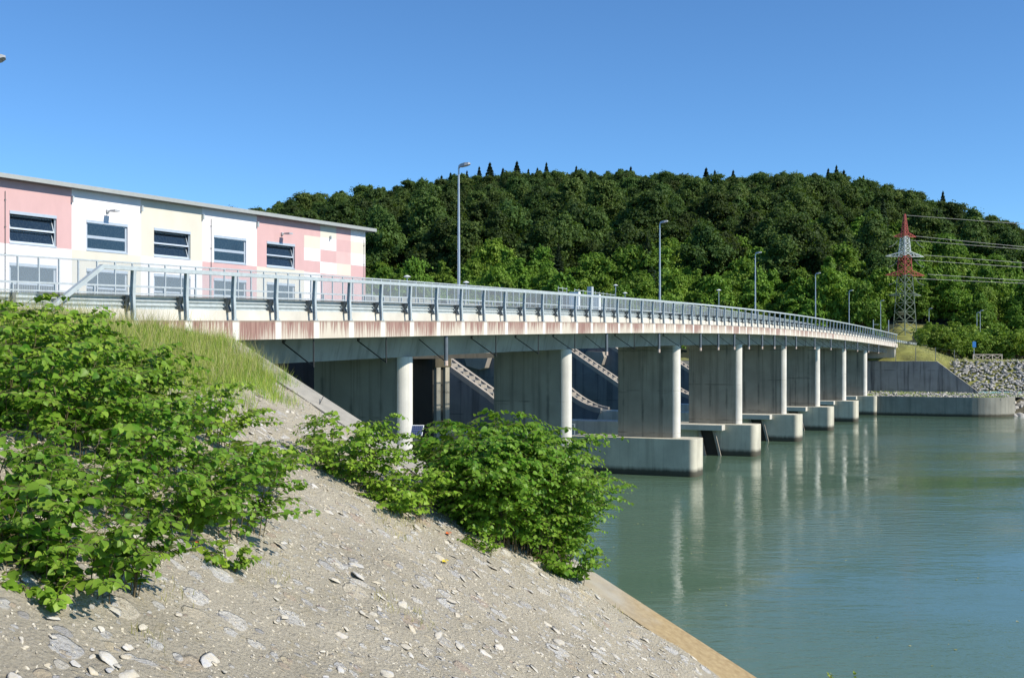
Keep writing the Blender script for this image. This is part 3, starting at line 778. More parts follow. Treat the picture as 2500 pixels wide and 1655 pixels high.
# ================================================================== WEIR
def wprof(t):
    """top of a weir pier over t (metres upstream of the bridge piers)"""
    if t < -36: return 14.0
    if t < -22.5: return 4.55 + (-22.5 - t) * .634 if t > -36 else 14
    a = (t + 22.5) / 4.5; a = max(0, min(1, a))
    return 4.55 + (2.56 - 4.55) * (1 - (1 - a) ** 1.8)
HWT = 1.35
ordn = ['nearest', 'second', 'third', 'fourth', 'fifth', 'farthest']
for k in range(6):
    s = PITCH * k
    wp = thing('weir_pier', f'{ordn[k]} dark weir pier with a sunlit stair down its sloping end', 'weir pier', P(s, 22, 0), group='weir piers behind the bridge')
    tl = [-60, -36.001] + [-36 + i * .75 for i in range(1, 18)] + list(np.linspace(-22.5, -18.3, 12))
    tops = [(t, wprof(t)) for t in tl]
    mb = MB(); poly = [P(s - HWT, -t, z) for t, z in tops] + [P(s - HWT, 20.31, -2), P(s - HWT, 60, -2)]
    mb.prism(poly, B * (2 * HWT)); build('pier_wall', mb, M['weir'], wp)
    # raised side copings and stair between them
    tt = [x for x in tl if x > -36]
    for a0, a1 in ((-HWT - .02, -HWT + .5), (HWT - .5, HWT + .02)):
        mb = MB()
        for t0, t1 in zip(tt[:-1], tt[1:]):
            mb.prism([P(s + a0, -t0, wprof(t0) - .3), P(s + a0, -t1, wprof(t1) - .3), P(s + a0, -t1, wprof(t1) + .22), P(s + a0, -t0, wprof(t0) + .22)], B * (a1 - a0))
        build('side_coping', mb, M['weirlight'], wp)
    mb = MB(); t = -35.8
    while t < -19.5:
        z = wprof(t); mb.box((s - HWT + .75, -t - .30, z - .25), (s + HWT - .75, -t, z + .14), 0, T); t += .60
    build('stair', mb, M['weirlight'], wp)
    mb = MB()       # trunnion block on the near face
    pts2 = [(31.9 + a, 7.7 + b) for a, b in ((-1.2, .8), (-1.45, .1), (-1.1, -.9), (-.5, -1.1), (1.0, -.7), (1.35, .3), (1.0, .9))]
    mb.prism([P(s - HWT - 1.1, a, b) for a, b in pts2], B * 1.12); build('trunnion_block', mb, M['weirlight'], wp)
# weir walkway on top with hoists
ww = thing('weir_walkway', 'grey steel and concrete walkway with white cabinets on top of the weir', 'walkway', P(35, 40, 14))
mb = MB(); mb.box((-8, 37, 13.4), (PITCH * 5 + 2, 41, 14.0), 0, T); build('deck', mb, M['girder'], ww)
s_c = s_at(1470, 38)
def wat(x, w2): return s_at(x, w2)
mb = MB()
for x0, x1 in ((1363, 1384), (1403, 1500)):
    s0, s1 = wat(x0, 38), wat(x1, 38)
    for h in (17.2, 16.7): mb.bar(P(s0, 38, h), P(s1, 38, h), .07)
    n = max(2, int((s1 - s0) / 1.5))
    for i in range(n + 1): q = P(s0 + (s1 - s0) * i / n, 38, 14); mb.bar(q, q + Vector((0, 0, 3.4)), .07)
build('railing', mb, M['galv'], ww)
for x in (1410, 1460):
    s0 = wat(x, 37.5); mb = MB(); mb.box((s0 - .4, 37.2, 14), (s0 + .4, 38.6, 16.9), 0, T); build('cabinet', mb, M['boxwhite'], ww)
s0 = wat(1442, 38.2); mb = MB(); mb.box((s0 - .4, 37.9, 14), (s0 + .4, 38.6, 18.0), 0, T); build('column', mb, M['galv'], ww)
for x in (1395, 1452): 
    s0 = wat(x, 39.3); mb = MB(); mb.box((s0 - 1.6, 38.9, 14), (s0 + 1.6, 40.0, 16.9), 0, T); build('hoist_housing', mb, M['galvdark'], ww)
for x, y, l in ((994, 676, 'small white lamp head just over the mesh screen right of the building'), (1138, 690, 'small lamp head peeping over the screen by the first tall lamp'),
                (1503, 697, 'small lamp right of the weir machinery, the taller of two'), (1526, 716, 'small lamp right of the weir machinery, the lower of two'), (1755, 709, 'small short lamp between the second and third tall lamps')):
    s0 = s_at(x, 40); p = P(s0, 40, 14.0)
    if p.y > 200: p = at(x, 740, 190); 
    p.z = 12.5; t = thing('small_lamp', l, 'lamp', p, 0, 'small lamps on the weir')
    h = zpx(y, p.y) - p.z
    mb = MB(); mb.tube([(0, 0, 0), (0, 0, h)], .05, 8); o = build('pole', mb, M['pole'], None, (0, 0, 0)); o.parent = t
    mb = MB(); mb.tube([(0, 0, h - .12), (0, 0, h), (0, 0, h + .12), (0, 0, h + .18)], [.15, .42, .22, .05], 12); o = build('lamp_shade', mb, M['boxwhite'], None, (0, 0, 0)); o.parent = t
# tailrace footbridge beam with its pier
fb = thing('tailrace_footbridge', 'stained concrete footbridge with dark railing seen beneath the road bridge', 'footbridge', P(-10, 17, 0))
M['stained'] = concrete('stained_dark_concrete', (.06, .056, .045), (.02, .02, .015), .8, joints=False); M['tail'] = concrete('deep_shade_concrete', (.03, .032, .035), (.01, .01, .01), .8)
FBW = 15.4; s0, s1 = s_at(560, FBW), s_at(1240, FBW)
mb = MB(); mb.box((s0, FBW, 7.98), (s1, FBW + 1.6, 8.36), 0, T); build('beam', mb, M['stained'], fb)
mb = MB(); s = s0
mb.bar(P(s0, FBW + .1, 8.62), P(s1, FBW + .1, 8.62), .06, .05)
while s < s1: mb.bar(P(s, FBW + .1, 8.2), P(s, FBW + .1, 8.62), .07); s += 1.5
build('railing', mb, M['galvdark'], fb)
sp1 = s_at(1054, FBW - .6)
mb = MB(); sa = s_at(1078, FBW - .3)
mb.box((sa - 1.1, FBW - .2, -2), (sa + 1.1, FBW + 3.4, 7.975), 0, T)
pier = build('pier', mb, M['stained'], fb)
M['rust'] = concrete('rust_streaked_concrete', (.10, .085, .05), (.03, .028, .02), .9, joints=False)
mb = MB()
for a in (-.95, .35): mb.box((sa + a, FBW - .42, -2), (sa + a + .6, FBW - .202, 7.4), 0, T)
build('pilaster', mb, M['pier'], pier, origin=root_loc(fb))
mb = MB(); mb.box((sa - 1.15, FBW - .45, 7.4), (sa + 1.15, FBW - .203, 7.974), 0, T); build('cap', mb, M['rust'], pier, origin=root_loc(fb))
# dark tailrace wall under the building
tw = thing('tailrace_wall', 'dark tailrace wall in deep shade left of the first pier', 'wall', P(-PITCH, 20, 0))
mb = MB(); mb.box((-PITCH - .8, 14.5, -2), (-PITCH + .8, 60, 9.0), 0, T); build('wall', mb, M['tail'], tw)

# ================================================================== POWERHOUSE
m_ = .58; cb = 75.6
fd = Vector((m_, 1, 0)).normalized(); fn = Vector((fd.y, -fd.x, 0))          # along facade (away), outward normal
fD = lambda x: cb / (m_ - U(x))
def fs(x): return (fD(x) - fD(892)) * math.hypot(1, m_)                    # metres from the right corner (negative to the left)
FC = Vector((U(892) * fD(892), fD(892), 0))
def FP(s, d, z): return FC + fd * s + fn * d + Vector((0, 0, z))           # d = out of the wall
TF_ = lambda p: FP(p.x, p.y, p.z)
BAY = (fs(627) - fs(175)) / 3
b4 = fs(627); bays = [b4 - 4 * BAY, b4 - 3 * BAY, b4 - 2 * BAY, b4 - BAY, b4, fs(742.5)]
bays = [bays[0] - 2 * BAY, bays[0] - BAY] + bays
phs = thing('powerhouse', 'long low powerhouse with pink, white and beige render panels and flat roof', 'building', FP(0, 0, 0))
ZT = 19.36; ZM = 15.3; ZB = 8.5
mi = {'pink': 0, 'white': 1, 'beige': 2, 'salmon': 3}
upc = ['white', 'beige', 'pink', 'white', 'beige', 'white', 'pink']; loc_ = ['beige', 'pink', 'white', 'beige', 'white', 'pink', 'beige']
WINS = []; wall = MB()
def wrect(s0, s1, z0, z1, c, d=0): wall.poly([FP(s0, d, z0), FP(s1, d, z0), FP(s1, d, z1), FP(s0, d, z1)], mi[c])
for i in range(7):
    a, b = bays[i], bays[i + 1]; wl, wr = a + 1.21, b - 1.21
    if i == 6: wl, wr = fs(651), fs(720)
    zu0, zu1 = ZM + .0, 17.42; zl0, zl1 = 12.0, 14.12
    for c, y0, y1, h0, h1 in ((upc[i], ZM, ZT, zu0, zu1), (loc_[i], ZB, ZM, zl0, zl1)):
        wrect(a, wl, y0, y1, c); wrect(wr, b, y0, y1, c)
        if h0 > y0: wrect(wl, wr, y0, h0, c)
        wrect(wl, wr, h1, y1, c)
        dd = -.28
        for q in ([(wl, 0, h0), (wl, dd, h0), (wl, dd, h1), (wl, 0, h1)], [(wr, dd, h0), (wr, 0, h0), (wr, 0, h1), (wr, dd, h1)],
                  [(wl, 0, h1), (wl, dd, h1), (wr, dd, h1), (wr, 0, h1)], [(wl, dd, h0), (wl, 0, h0), (wr, 0, h0), (wr, dd, h0)]):
            wall.poly([FP(*x) for x in q], mi[c])
    WINS.append((i, wl, wr, zu0, zu1, zl0, zl1))
cx = [fs(742.5), fs(782), fs(821), fs(856.5), 0]
rows = [ZT, 18.3, 17.25, 16.2, 15.2, ZB]
chk = [['pink', 'beige', 'white', 'pink', 'white'], ['beige', 'white', 'pink', 'white', 'pink'], ['salmon', 'pink', 'salmon', 'beige', 'pink'], ['white', 'beige', 'white', 'pink', 'pink']]
for i in range(4):
    for j in range(5): wrect(cx[i], cx[i + 1], rows[j + 1], rows[j], chk[i][j])
L0 = bays[0]
wall.poly([FP(0, 0, ZB), FP(0, -22, ZB), FP(0, -22, ZT), FP(0, 0, ZT)], 1); wall.poly([FP(L0, -22, ZB), FP(L0, 0, ZB), FP(L0, 0, ZT), FP(L0, -22, ZT)], 1)
wall.poly([FP(0, -22, ZB), FP(L0, -22, ZB), FP(L0, -22, ZT), FP(0, -22, ZT)], 1)
build('wall', wall, [M['pink'], M['white'], M['beige'], M['salmon']], phs)
mb = MB(); mb.box((L0 - .7, -22.6, ZT + .003), (.75, .62, ZT + .12), 0, TF_); build('roof', mb, M['roof'], phs)
mb = MB(); mb.box((L0 - .7, .622, ZT - .02), (.752, .68, ZT + .26), 0, TF_); mb.box((.754, -22.6, ZT - .02), (.80, .68, ZT + .26), 0, TF_); build('roof_edge_trim', mb, M['rooftrim'], phs)
mb = MB(); mb.box((L0, -21.5, ZB), (-.3, -1.2, ZT - .3), 0, TF_); build('dark_interior', mb, M['dark'], phs)
def window(a, b, z0, z1, opened, lower=False):
    mb = MB(); d0, d1 = -.20, -.10
    hh = z1 - .20; f_ = .09
    mb.box((a + .004, -.26, hh), (b - .004, .03, z1 - .004), 0, TF_)                      # roller shutter box
    mb.box((a + .004, d0, z0 + .002), (a + f_, d1, hh), 0, TF_); mb.box((b - f_, d0, z0 + .002), (b - .004, d1, hh), 0, TF_)
    mb.box((a + .004, d0 - .02, z0 + .004), (b - .004, .03, z0 + .09), 0, TF_)
    mid = (z0 + hh) / 2 if not lower else z0 + .75
    fr = build('window', mb, M['frame'], phs)
    ilo, ihi = a + f_ + .004, b - f_ - .004
    spans = [(z0 + .094, mid - .004), (mid + .004, hh - .004)]
    if lower:
        g = MB(); n = int((ihi - ilo) / .13)
        for i in range(n): x0 = ilo + (ihi - ilo) * i / n; g.box((x0, -.17, z0 + .094), (x0 + .075, -.1, mid - .01), 0, TF_)
        build('vent_grille', g, M['grille'], fr, origin=root_loc(phs)); spans = spans[1:]
    for z_a, z_b in spans:
        sa_, sb = MB(), MB(); tilt = R(17) if opened else 0
        def TW(p):                                     # sash hinged at its bottom edge, top tilting inwards
            h = p.z; return FP(p.x, -.13 + p.y * math.cos(tilt) - h * math.sin(tilt), z_a + h * math.cos(tilt) + p.y * math.sin(tilt))
        H_ = z_b - z_a; ff = .07
        for q in (((ilo, -.03, 0), (ihi, .03, .12)), ((ilo, -.03, H_ - ff), (ihi, .03, H_)), ((ilo, -.03, .121), (ilo + ff, .03, H_ - ff - .001)), ((ihi - ff, -.03, .121), (ihi, .03, H_ - ff - .001))): sa_.box(q[0], q[1], 0, TW)
        sb.box((ilo + ff, -.008, .12), (ihi - ff, .008, H_ - ff), 0, TW)
        s_ = build('sash', sa_, M['frame'], fr, origin=root_loc(phs)); build('pane', sb, M['glass'], fr, origin=root_loc(phs))
for i, wl, wr, zu0, zu1, zl0, zl1 in WINS:
    window(wl, wr, zu0, zu1, i in (0, 2, 4, 6)); window(wl, wr, zl0, zl1, False, True)
for bi, x in ((3, 262), (6, 688), (1, -90)):
    c = (fs(x)); mb = MB(); mb.box((c - .12, 0, 18.05), (c + .12, .12, 18.25), 0, TF_); mb.bar(FP(c, .1, 18.15), FP(c, .7, 18.12), .05)
    mb.box((c - .22, .45, 18.08), (c + .22, 1.0, 18.2), 0, TF_); build('wall_lamp', mb, M['lampgrey'], phs)
for bb in bays[1:7]:
    mb = MB(); mb.box((bb - .06, 0, 18.45), (bb + .06, .2, 18.85), 0, TF_); build('bracket', mb, M['galv'], phs)
mb = MB(); cc = fs(805); mb.box((cc - .06, 0, 18.2), (cc + .06, .2, 18.5), 0, TF_); build('bracket', mb, M['galv'], phs)
for x in (12, 515, 888):
    mb = MB(); c = fs(x); mb.bar(FP(c, .04, 9), FP(c, .04, 18.6), .03)
    z = 9.5
    while z < 18.5: mb.box((c - .05, 0, z), (c + .05, .06, z + .08), 0, TF_); z += 1.7
    build('lightning_conductor', mb, M['galvdark'], phs)
# yard in front of and under the powerhouse
sheet('powerhouse_yard', [tuple(FP(a, b, 8.9)) for a, b in ((L0 - 30, 3), (1, 3), (1, -26), (L0 - 30, -26))], M['asphalt'], 'asphalt yard around the powerhouse', 'yard')
mb = MB(); mb.box((L0 - 30, -26, -2), (1, 3.0, 8.88), 0, TF_); build('base', mb, M['weir'], phs)

# ================================================================== FAR BANK
RD = lambda x, y: (Vector((x, y, 0)) - (C1 + B * S_END))
_sk = [(-900, 640), (0, 600), (500, 516), (625, 496), (700, 479), (850, 460), (960, 446), (1060, 433), (1120, 419), (1200, 411), (1260, 407), (1400, 412), (1500, 415), (1600, 422), (1700, 422), (1800, 420), (1900, 412), (2000, 414), (2100, 430), (2200, 458), (2280, 485), (2350, 512), (2440, 545), (2500, 548), (2900, 560), (3600, 600)]
skx = np.array([a for a, b in _sk], float); sky_ = np.array([b for a, b in _sk], float)
RIDGE = 620.
def sstep(x): x = max(0, min(1, x)); return x * x * (3 - 2 * x)
FB0 = at(2137, 1013, 160)                    # start of the far quay
def far_z(x, y):
    d = Vector((x, y, 0)) - C1; v = d.dot(B); e = d.dot(E)
    px = 1250 + F * x / y
    z = 7.15
    # embankment of the approach road
    ad = abs(e - (-3.0)); z += 2.35 * (1 - sstep((ad - 4.8) / 8.5)) * sstep((v - S_END + 2) / 4)
    foot = 258.
    if y > foot:
        ys = float(np.interp(px, skx, sky_)); zr = CZ + (HY - ys) / F * RIDGE - 20
        f = (y - foot) / (RIDGE - foot)
        g = min(1, f) ** .82
        z += (max(8, zr) - z) * g + (f > 1) * -(f - 1) * 40
        z += 3.0 * mnoise.noise(Vector((x * .012, y * .012, 1))) * min(1, f * 4)
    return z
def grid(name, xs, ys, zf, mat, label, cat, kind='structure'):
    V = []; Fs = []; nx, ny = len(xs), len(ys)
    for y in ys:
        for x in xs: V.append((x, y, zf(x, y)))
    for j in range(ny - 1):
        for i in range(nx - 1): a = j * nx + i; Fs.append((a, a + 1, a + nx + 1, a + nx))
    me = bpy.data.meshes.new(name); me.from_pydata(V, [], Fs); me.polygons.foreach_set('use_smooth', [True] * len(Fs)); me.materials.append(mat)
    o = bpy.data.objects.new(name, me); col.objects.link(o); tag(o, label, cat, kind=kind); return o
grid('hill', np.arange(-520, 760, 10), np.arange(256, 900, 10), far_z, M['understory'], 'wooded hill rising behind the far bank', 'hill')
# plateau, embankment, slope in bank coordinates: (e along the bank downstream, v beyond the bank)
VQ = Vector((U(2287) * 181, 181, 0))         # corner where rock slope begins
QD = E.copy()   # along the quay, downstream
QN = Vector((-QD.y, QD.x, 0))                # away from the river
q0 = Vector((FB0.x, FB0.y, 0))
def Q(a, b, z=0): return q0 + QD * a + QN * b + Vector((0, 0, z))
def far_ground(a, b):
    """ledge, wall line or rock slope, then plateau"""
    p = Q(a, b); return far_z(p.x, p.y)
_o = q0 + QN * 19.8; WA1 = (U(2287) * _o.y - _o.x) / (QD.x - U(2287) * QD.y)
V = []; Fs = []
as_ = np.arange(-60, 200, 1.5); bs = np.concatenate([np.arange(20.6, 60, 1.0), np.arange(60, 130, 5)])
SLOPE_A = None
def edge_b(a):                                 # where the plateau edge lies
    return 20.6
for b in bs:
    for a in as_:
        p = Q(a, b); zf_ = far_z(p.x, p.y) + .12 * mnoise.noise(p * .4)
        if a > WA1: zf_ = min(zf_, 2.30 + (b - 19.8) * .575)
        V.append((p.x, p.y, zf_))
nx = len(as_)
for j in range(len(bs) - 1):
    for i in range(nx - 1): k = j * nx + i; Fs.append((k, k + 1, k + nx + 1, k + nx))
me = bpy.data.meshes.new('far_bank'); me.from_pydata(V, [], Fs); me.polygons.foreach_set('use_smooth', [True] * len(Fs)); me.materials.append(M['moss'])
o = bpy.data.objects.new('far_bank', me); col.objects.link(o); tag(o, 'yellow green turf on the far bank beside the bridge end', 'bank', kind='structure')
# wing wall
def a_of(x, D, b=19.8):
    o_ = q0 + QN * b; u = U(x); return (u * o_.y - o_.x) / (QD.x - u * QD.y)
wa0, wa1, wa2 = a_of(2060, 181), a_of(2287, 178), a_of(2387, 177)
mb = MB(); mb.prism([Q(wa0, 19.8, 2), Q(wa2, 19.8, 2), Q(wa2, 19.8, 2.75), Q(wa1, 19.8, 7.12), Q(wa0, 19.8, 7.12)], QN * .9)
o = build('wing_wall', mb, M['wing'], origin=tuple(Q(wa1, 20))); tag(o, 'dark streaked concrete wing wall with a sloping end on the far bank', 'retaining wall')
# rock slope right of the wing wall: one plane cut by the wall's sloping top
def rs(a, f): b = 19.9 + 8.1 * (1 - f); return Q(a, b, 2.5 + (b - 19.8) * .575)
def wall_top(a): return 2.75 if a > wa2 else 7.12 - (a - wa1) / (wa2 - wa1) * 4.37
# ledge
QL = a_of(2475, 0, 0)
mb = MB(); mb.poly([Q(-6, .5, 2.5), Q(QL + 60, .5, 2.5), Q(QL + 60, 21, 2.5), Q(-6, 21, 2.5)])
# quay wall with curved downstream end
qpts = []
for k in range(0, 21): qpts.append((-1.5 + (QL - 5 + 1.5) * k / 20, 0.0 + .35 * math.sin(math.pi * k / 20) * 0))
for k in range(1, 13):
    an = k / 12 * R(105); qpts.append((QL - 5 + 5 * math.sin(an), 5.5 * (1 - math.cos(an))))
mb2 = MB(); front = [Q(a, b, 0) for a, b in qpts]
inner = [Q(a - (.0 if i < 21 else .5), b + .6 if i < 24 else b + .25, 0) for i, (a, b) in enumerate(qpts)]
nq = len(qpts)
for p in front: mb2.v += [(p.x, p.y, -2), (p.x, p.y, 2.56)]
for p in inner: mb2.v += [(p.x, p.y, -2), (p.x, p.y, 2.56)]
for i in range(nq - 1):
    a = 2 * i; b = 2 * nq + 2 * i
    mb2.f += [(a, a + 2, a + 3, a + 1), (a + 1, a + 3, b + 3, b + 1), (b + 1, b + 3, b + 2, b)]; mb2.m += [0] * 3
mb2.f.append((2 * nq - 2, 2 * nq - 1, 4 * nq - 1, 4 * nq - 2)); mb2.m.append(0)
o = build('quay_wall', mb2, M['quay'], origin=tuple(q0), smooth=False); tag(o, 'low concrete quay wall with a curved pale end on the far bank', 'quay wall')
lp = [Q(a, b + .3, 2.45) for a, b in qpts[:-4]] + [Q(QL + 1, 12, 2.45), Q(QL + 150, 12, 2.45), Q(QL + 150, 21, 2.45), Q(-6, 21, 2.45)]
mb = MB(); mb.poly(lp); o = build('ledge', mb, M['earth']); tag(o, 'flat gravelly ledge between quay wall and wing wall', 'ledge', kind='structure')
# downstream of the quay: rough rock bank to the water
V = []; Fs = []
aa2 = np.arange(QL - 1.5, QL + 160, 1.0); f2 = np.linspace(0, 1, 10)
for a in aa2:
    for f in f2:
        p = Q(a, 13.5, 2.6).lerp(Q(a, 2.2, -1.0), f); V.append((p.x, p.y, p.z + .3 * mnoise.noise(p * .6)))
for i in range(len(aa2) - 1):
    for j in range(9): k = i * 10 + j; Fs.append((k, k + 10, k + 11, k + 1))
me = bpy.data.meshes.new('rocky_shore'); me.from_pydata(V, [], Fs); me.materials.append(M['earth'])
o = bpy.data.objects.new('rocky_shore', me); col.objects.link(o); tag(o, 'rocky shore of the far bank right of the quay wall', 'shore', kind='structure')
# riprap stones
pts = []; ups = []
for _ in range(4200):
    a = random.uniform(wa1 + .3, wa1 + 60); f = random.uniform(-.02, 1.03); p = rs(a, f)
    if p.z < wall_top(a) + .05 and a < wa2: continue
    p.z -= .1; pts.append(tuple(p + Vector((0, 0, random.uniform(-.05, .12))))); ups.append(tuple(QN * -.45 + Vector((0, 0, 1))))
o = stones('riprap', np.array(pts), rng.uniform(.14, .36, len(pts)), M['riprap'], np.array(ups), (.3, .6)); tag(o, 'pale riprap stones covering the far bank slope', 'riprap', kind='stuff')
pts = []
for _ in range(900):
    a = random.uniform(-5, QL + 1); b = random.uniform(.8, 19.6)
    if a > QL - 5 and b < 4: continue
    pts.append(tuple(Q(a, b, 2.5)))
o = stones('ledge_stones', np.array(pts), rng.uniform(.1, .3, len(pts)), M['riprap'], np.tile((0., 0, 1), (len(pts), 1)), (.4, .8)); tag(o, 'scattered stones on the ledge behind the quay wall', 'stones', kind='stuff')
pts = []
for _ in range(700):
    a = random.uniform(QL - .5, QL + 60); f = random.uniform(0, 1); p = Q(a, 13.5, 2.6).lerp(Q(a, 2.2, -1.0), f); pts.append(tuple(p))
o = stones('shore_boulders', np.array(pts), rng.uniform(.4, .9, len(pts)), M['riprap'], np.tile((0., -.3, 1), (len(pts), 1)), (.6, .9)); tag(o, 'big rounded boulders on the shore at the right end of the quay wall', 'boulders', kind='stuff')

# ---- lattice pylon
PD = 268.; pb = Vector((U(2209) * PD, PD, 7.3))
py = thing('lattice_pylon', 'tall lattice power pylon, red and white on top and green below', 'pylon', pb)
zt = zpx(523, PD) - pb.z
def hw(z):                                       # half width at height z
    zs = [0, zt * .52, zt * .78, zt]; ws = [2.1, 1.2, .85, .10]
    return float(np.interp(z, zs, ws))
def PZ(y): return zpx(y, PD) - pb.z
ya = R(28)
def cn(z, i):
    h = hw(z); a = ya + math.pi / 4 + i * math.pi / 2; r_ = h * 1.414
    return pb + Vector((math.cos(a) * r_, math.sin(a) * r_, z))
def segm(name, z0, z1, mat, n, th=.13):
    mb = MB(); zs = np.linspace(z0, z1, n + 1)
    for i in range(4): mb.bar(cn(z0, i), cn(z1, i), th * 1.25)
    for a, b in zip(zs[:-1], zs[1:]):
        for i in range(4):
            j = (i + 1) % 4
            mb.bar(cn(a, i), cn(b, j), th * .6); mb.bar(cn(a, j), cn(b, i), th * .6); mb.bar(cn(b, i), cn(b, j), th * .55)
    return build(name, mb, mat, py)
z1, z2, z3, z4 = PZ(672), PZ(625), PZ(578), zt
segm('lower_tower', 0, z1, M['pgreen'], 9); segm('red_section', z1 + .02, z2, M['red'], 3, .15); segm('white_section', z2 + .02, z3, M['pwhite'], 4, .16); segm('red_peak', z3 + .02, z4, M['red'], 6, .14)
ad = Vector((math.cos(ya * .3), math.sin(ya * .3), 0))
def arm(z, L, mat, h=1.0):
    for sg in (-1, 1):
        mb = MB()
        tip = pb + ad * (L * sg) + Vector((0, 0, z + .05))
        hh = hw(z)
        nrm = Vector((-ad.y, ad.x, 0))
        for q in (1, -1):
            a0 = pb + ad * (hh * sg) + nrm * (hh * q) + Vector((0, 0, z)); a1 = a0 + Vector((0, 0, h))
            mb.bar(a0, tip, .13); mb.bar(a1, tip, .13)
            for f in (.25, .5, .75): mb.bar(a0.lerp(tip, f), a1.lerp(tip, f - .12), .08)
        for f in (.0, .25, .5, .75):
            p0 = pb + ad * (hh * sg) + nrm * hh + Vector((0, 0, z)); p1 = pb + ad * (hh * sg) - nrm * hh + Vector((0, 0, z))
            mb.bar(p0.lerp(tip, f), p1.lerp(tip, f), .08); mb.bar(p0.lerp(tip, f), p1.lerp(tip, min(1, f + .25)), .07)
        build('cross_arm', mb, mat, py)
arm(PZ(579), 2.7, M['red'], .9); arm(PZ(627), 4.6, M['pwhite'], 1.1); arm(PZ(673), 4.7, M['red'], 1.1); arm(PZ(722), 3.9, M['pgreen'], .6)
# jumper loops
mb = MB()
for zc in (PZ(600), PZ(648), PZ(692)):
    for sg in (-1, 1):
        q = [pb + ad * (sg * (4.2 - 2.1 * k * .25)) + Vector((.4, 0, zc + 1.2 - 3.0 * (1 - (k / 4) ** 2) * .5)) for k in range(5)]
        mb.tube(q, .045, 5)
build('jumper_cable', mb, M['wire'], py)
wl_ = [(2213, 526, 2500, 548), (2236, 577, 2500, 604), (2223, 587, 2500, 609.5), (2256, 623, 2500, 642.5), (2231, 635, 2500, 653.5), (2266, 670, 2500, 685.5), (2231, 680, 2500, 692.5)]
wn = ['topmost thin earth wire running right from the peak of the pylon', 'upper wire from the small red cross arm', 'wire from the pylon body under the small red arm', 'wire from the tip of the white cross arm',
      'wire from the pylon body under the white arm', 'wire from the tip of the large red cross arm', 'lowest wire from the pylon body under the large red arm']
for (x0, y0, x1, y1), l in zip(wl_, wn):
    a = at(x0, y0, PD); b = at(x1, y1, PD + 4); d = b - a; pts_ = []
    for k in range(15):
        f = k * .28; sag = -.35 * math.sin(math.pi * min(f, 1)) if f < 1 else 0
        p = a + d * f; p.z = a.z + d.z * f * (1 - .04 * f) + sag * .0; pts_.append(p)
    mb = MB(); mb.tube(pts_, .045, 5); o = build('power_line', mb, M['wire'], origin=tuple(a)); tag(o, l, 'cable', 'cables from the pylon')

# ---- wooden fence
t = thing('wooden_fence', 'low brown wooden fence with crossed rails on the far bank', 'fence', at(2410, 881, 189))
f0 = a_of(2376, 184); f1 = a_of(2446, 184); fz = lambda: far_ground((f0 + f1) / 2, 26)
bz = zpx(885, 184)
def FQ(f, z): p = at(2376 + (2446 - 2376) * f, 885, 189); return Vector((p.x, p.y, 7.05 + z))
mb = MB(); mb.bar(FQ(0, 1.05), FQ(1, 1.05), .1, .12); build('rail', mb, M['wood'], t)
mb = MB(); mb.bar(FQ(0, .1), FQ(1, .1), .08, .1); build('rail', mb, M['wood'], t)
for i in range(4):
    mb = MB(); mb.bar(FQ(i / 3, -.1), FQ(i / 3, 1.1), .13); build('post', mb, M['wood'], t)
for i in range(3):
    mb = MB(); mb.bar(FQ(i / 3, .12), FQ((i + 1) / 3, 1.0), .08); mb.bar(FQ(i / 3, 1.0), FQ((i + 1) / 3, .12), .08); build('cross_brace', mb, M['wood'], t)
# ---- wire fence stepping down the rocks
t = thing('wire_fence', 'thin dark wire fence posts stepping down the rock slope', 'fence', at(2331, 912, 178))
tops = []
for x, y0, y1 in ((2187, 842, 880), (2235.6, 848, 880), (2284, 848, 880), (2330, 853, 912), (2371, 905, 940), (2423.6, 914, 948), (2474, 927, 960)):
    D_ = 177; a, b = at(x, y1 + 2, D_), at(x, y0, D_); mb = MB(); mb.bar(a, b, .08); build('post', mb, M['galvdark'], t); tops.append((a, b))
mb = MB()
for (a, b), (c, d) in zip(tops[:-1], tops[1:]):
    for f in (.35, .65, .95): mb.bar(a.lerp(b, f), c.lerp(d, f), .012)
build('wire', mb, M['galvdark'], t)
# ---- sign and sign posts
t = thing('road_sign', 'small blue road sign on a post by the hedge', 'sign', at(2378, 878, 191)); p = t.location
mb = MB(); mb.tube([p, p + Vector((0, 0, 3.0))], .05, 8); build('post', mb, M['pole'], t)
mb = MB(); mb.box((p.x - .28, p.y - .12, p.z + 2.0), (p.x + .28, p.y - .08, p.z + 2.9)); build('sign_plate', mb, M['signblue'], t)
for x, y, l in ((2132, 781, 'slim steel sign pole with a short arm above the far end of the bridge'), (2169.5, 781, 'slim bare steel pole above the far end of the bridge')):
    D_ = 195; a = at(x, 842, D_); t = thing('sign_pole', l, 'pole', a)
    mb = MB(); mb.tube([a - Vector((0, 0, 1)), at(x, y, D_)], .06, 8); build('pole', mb, M['pole'], t)
    if x == 2132: mb = MB(); mb.bar(at(x, 792, D_), at(x + 13, 792, D_), .06); build('arm', mb, M['pole'], t)
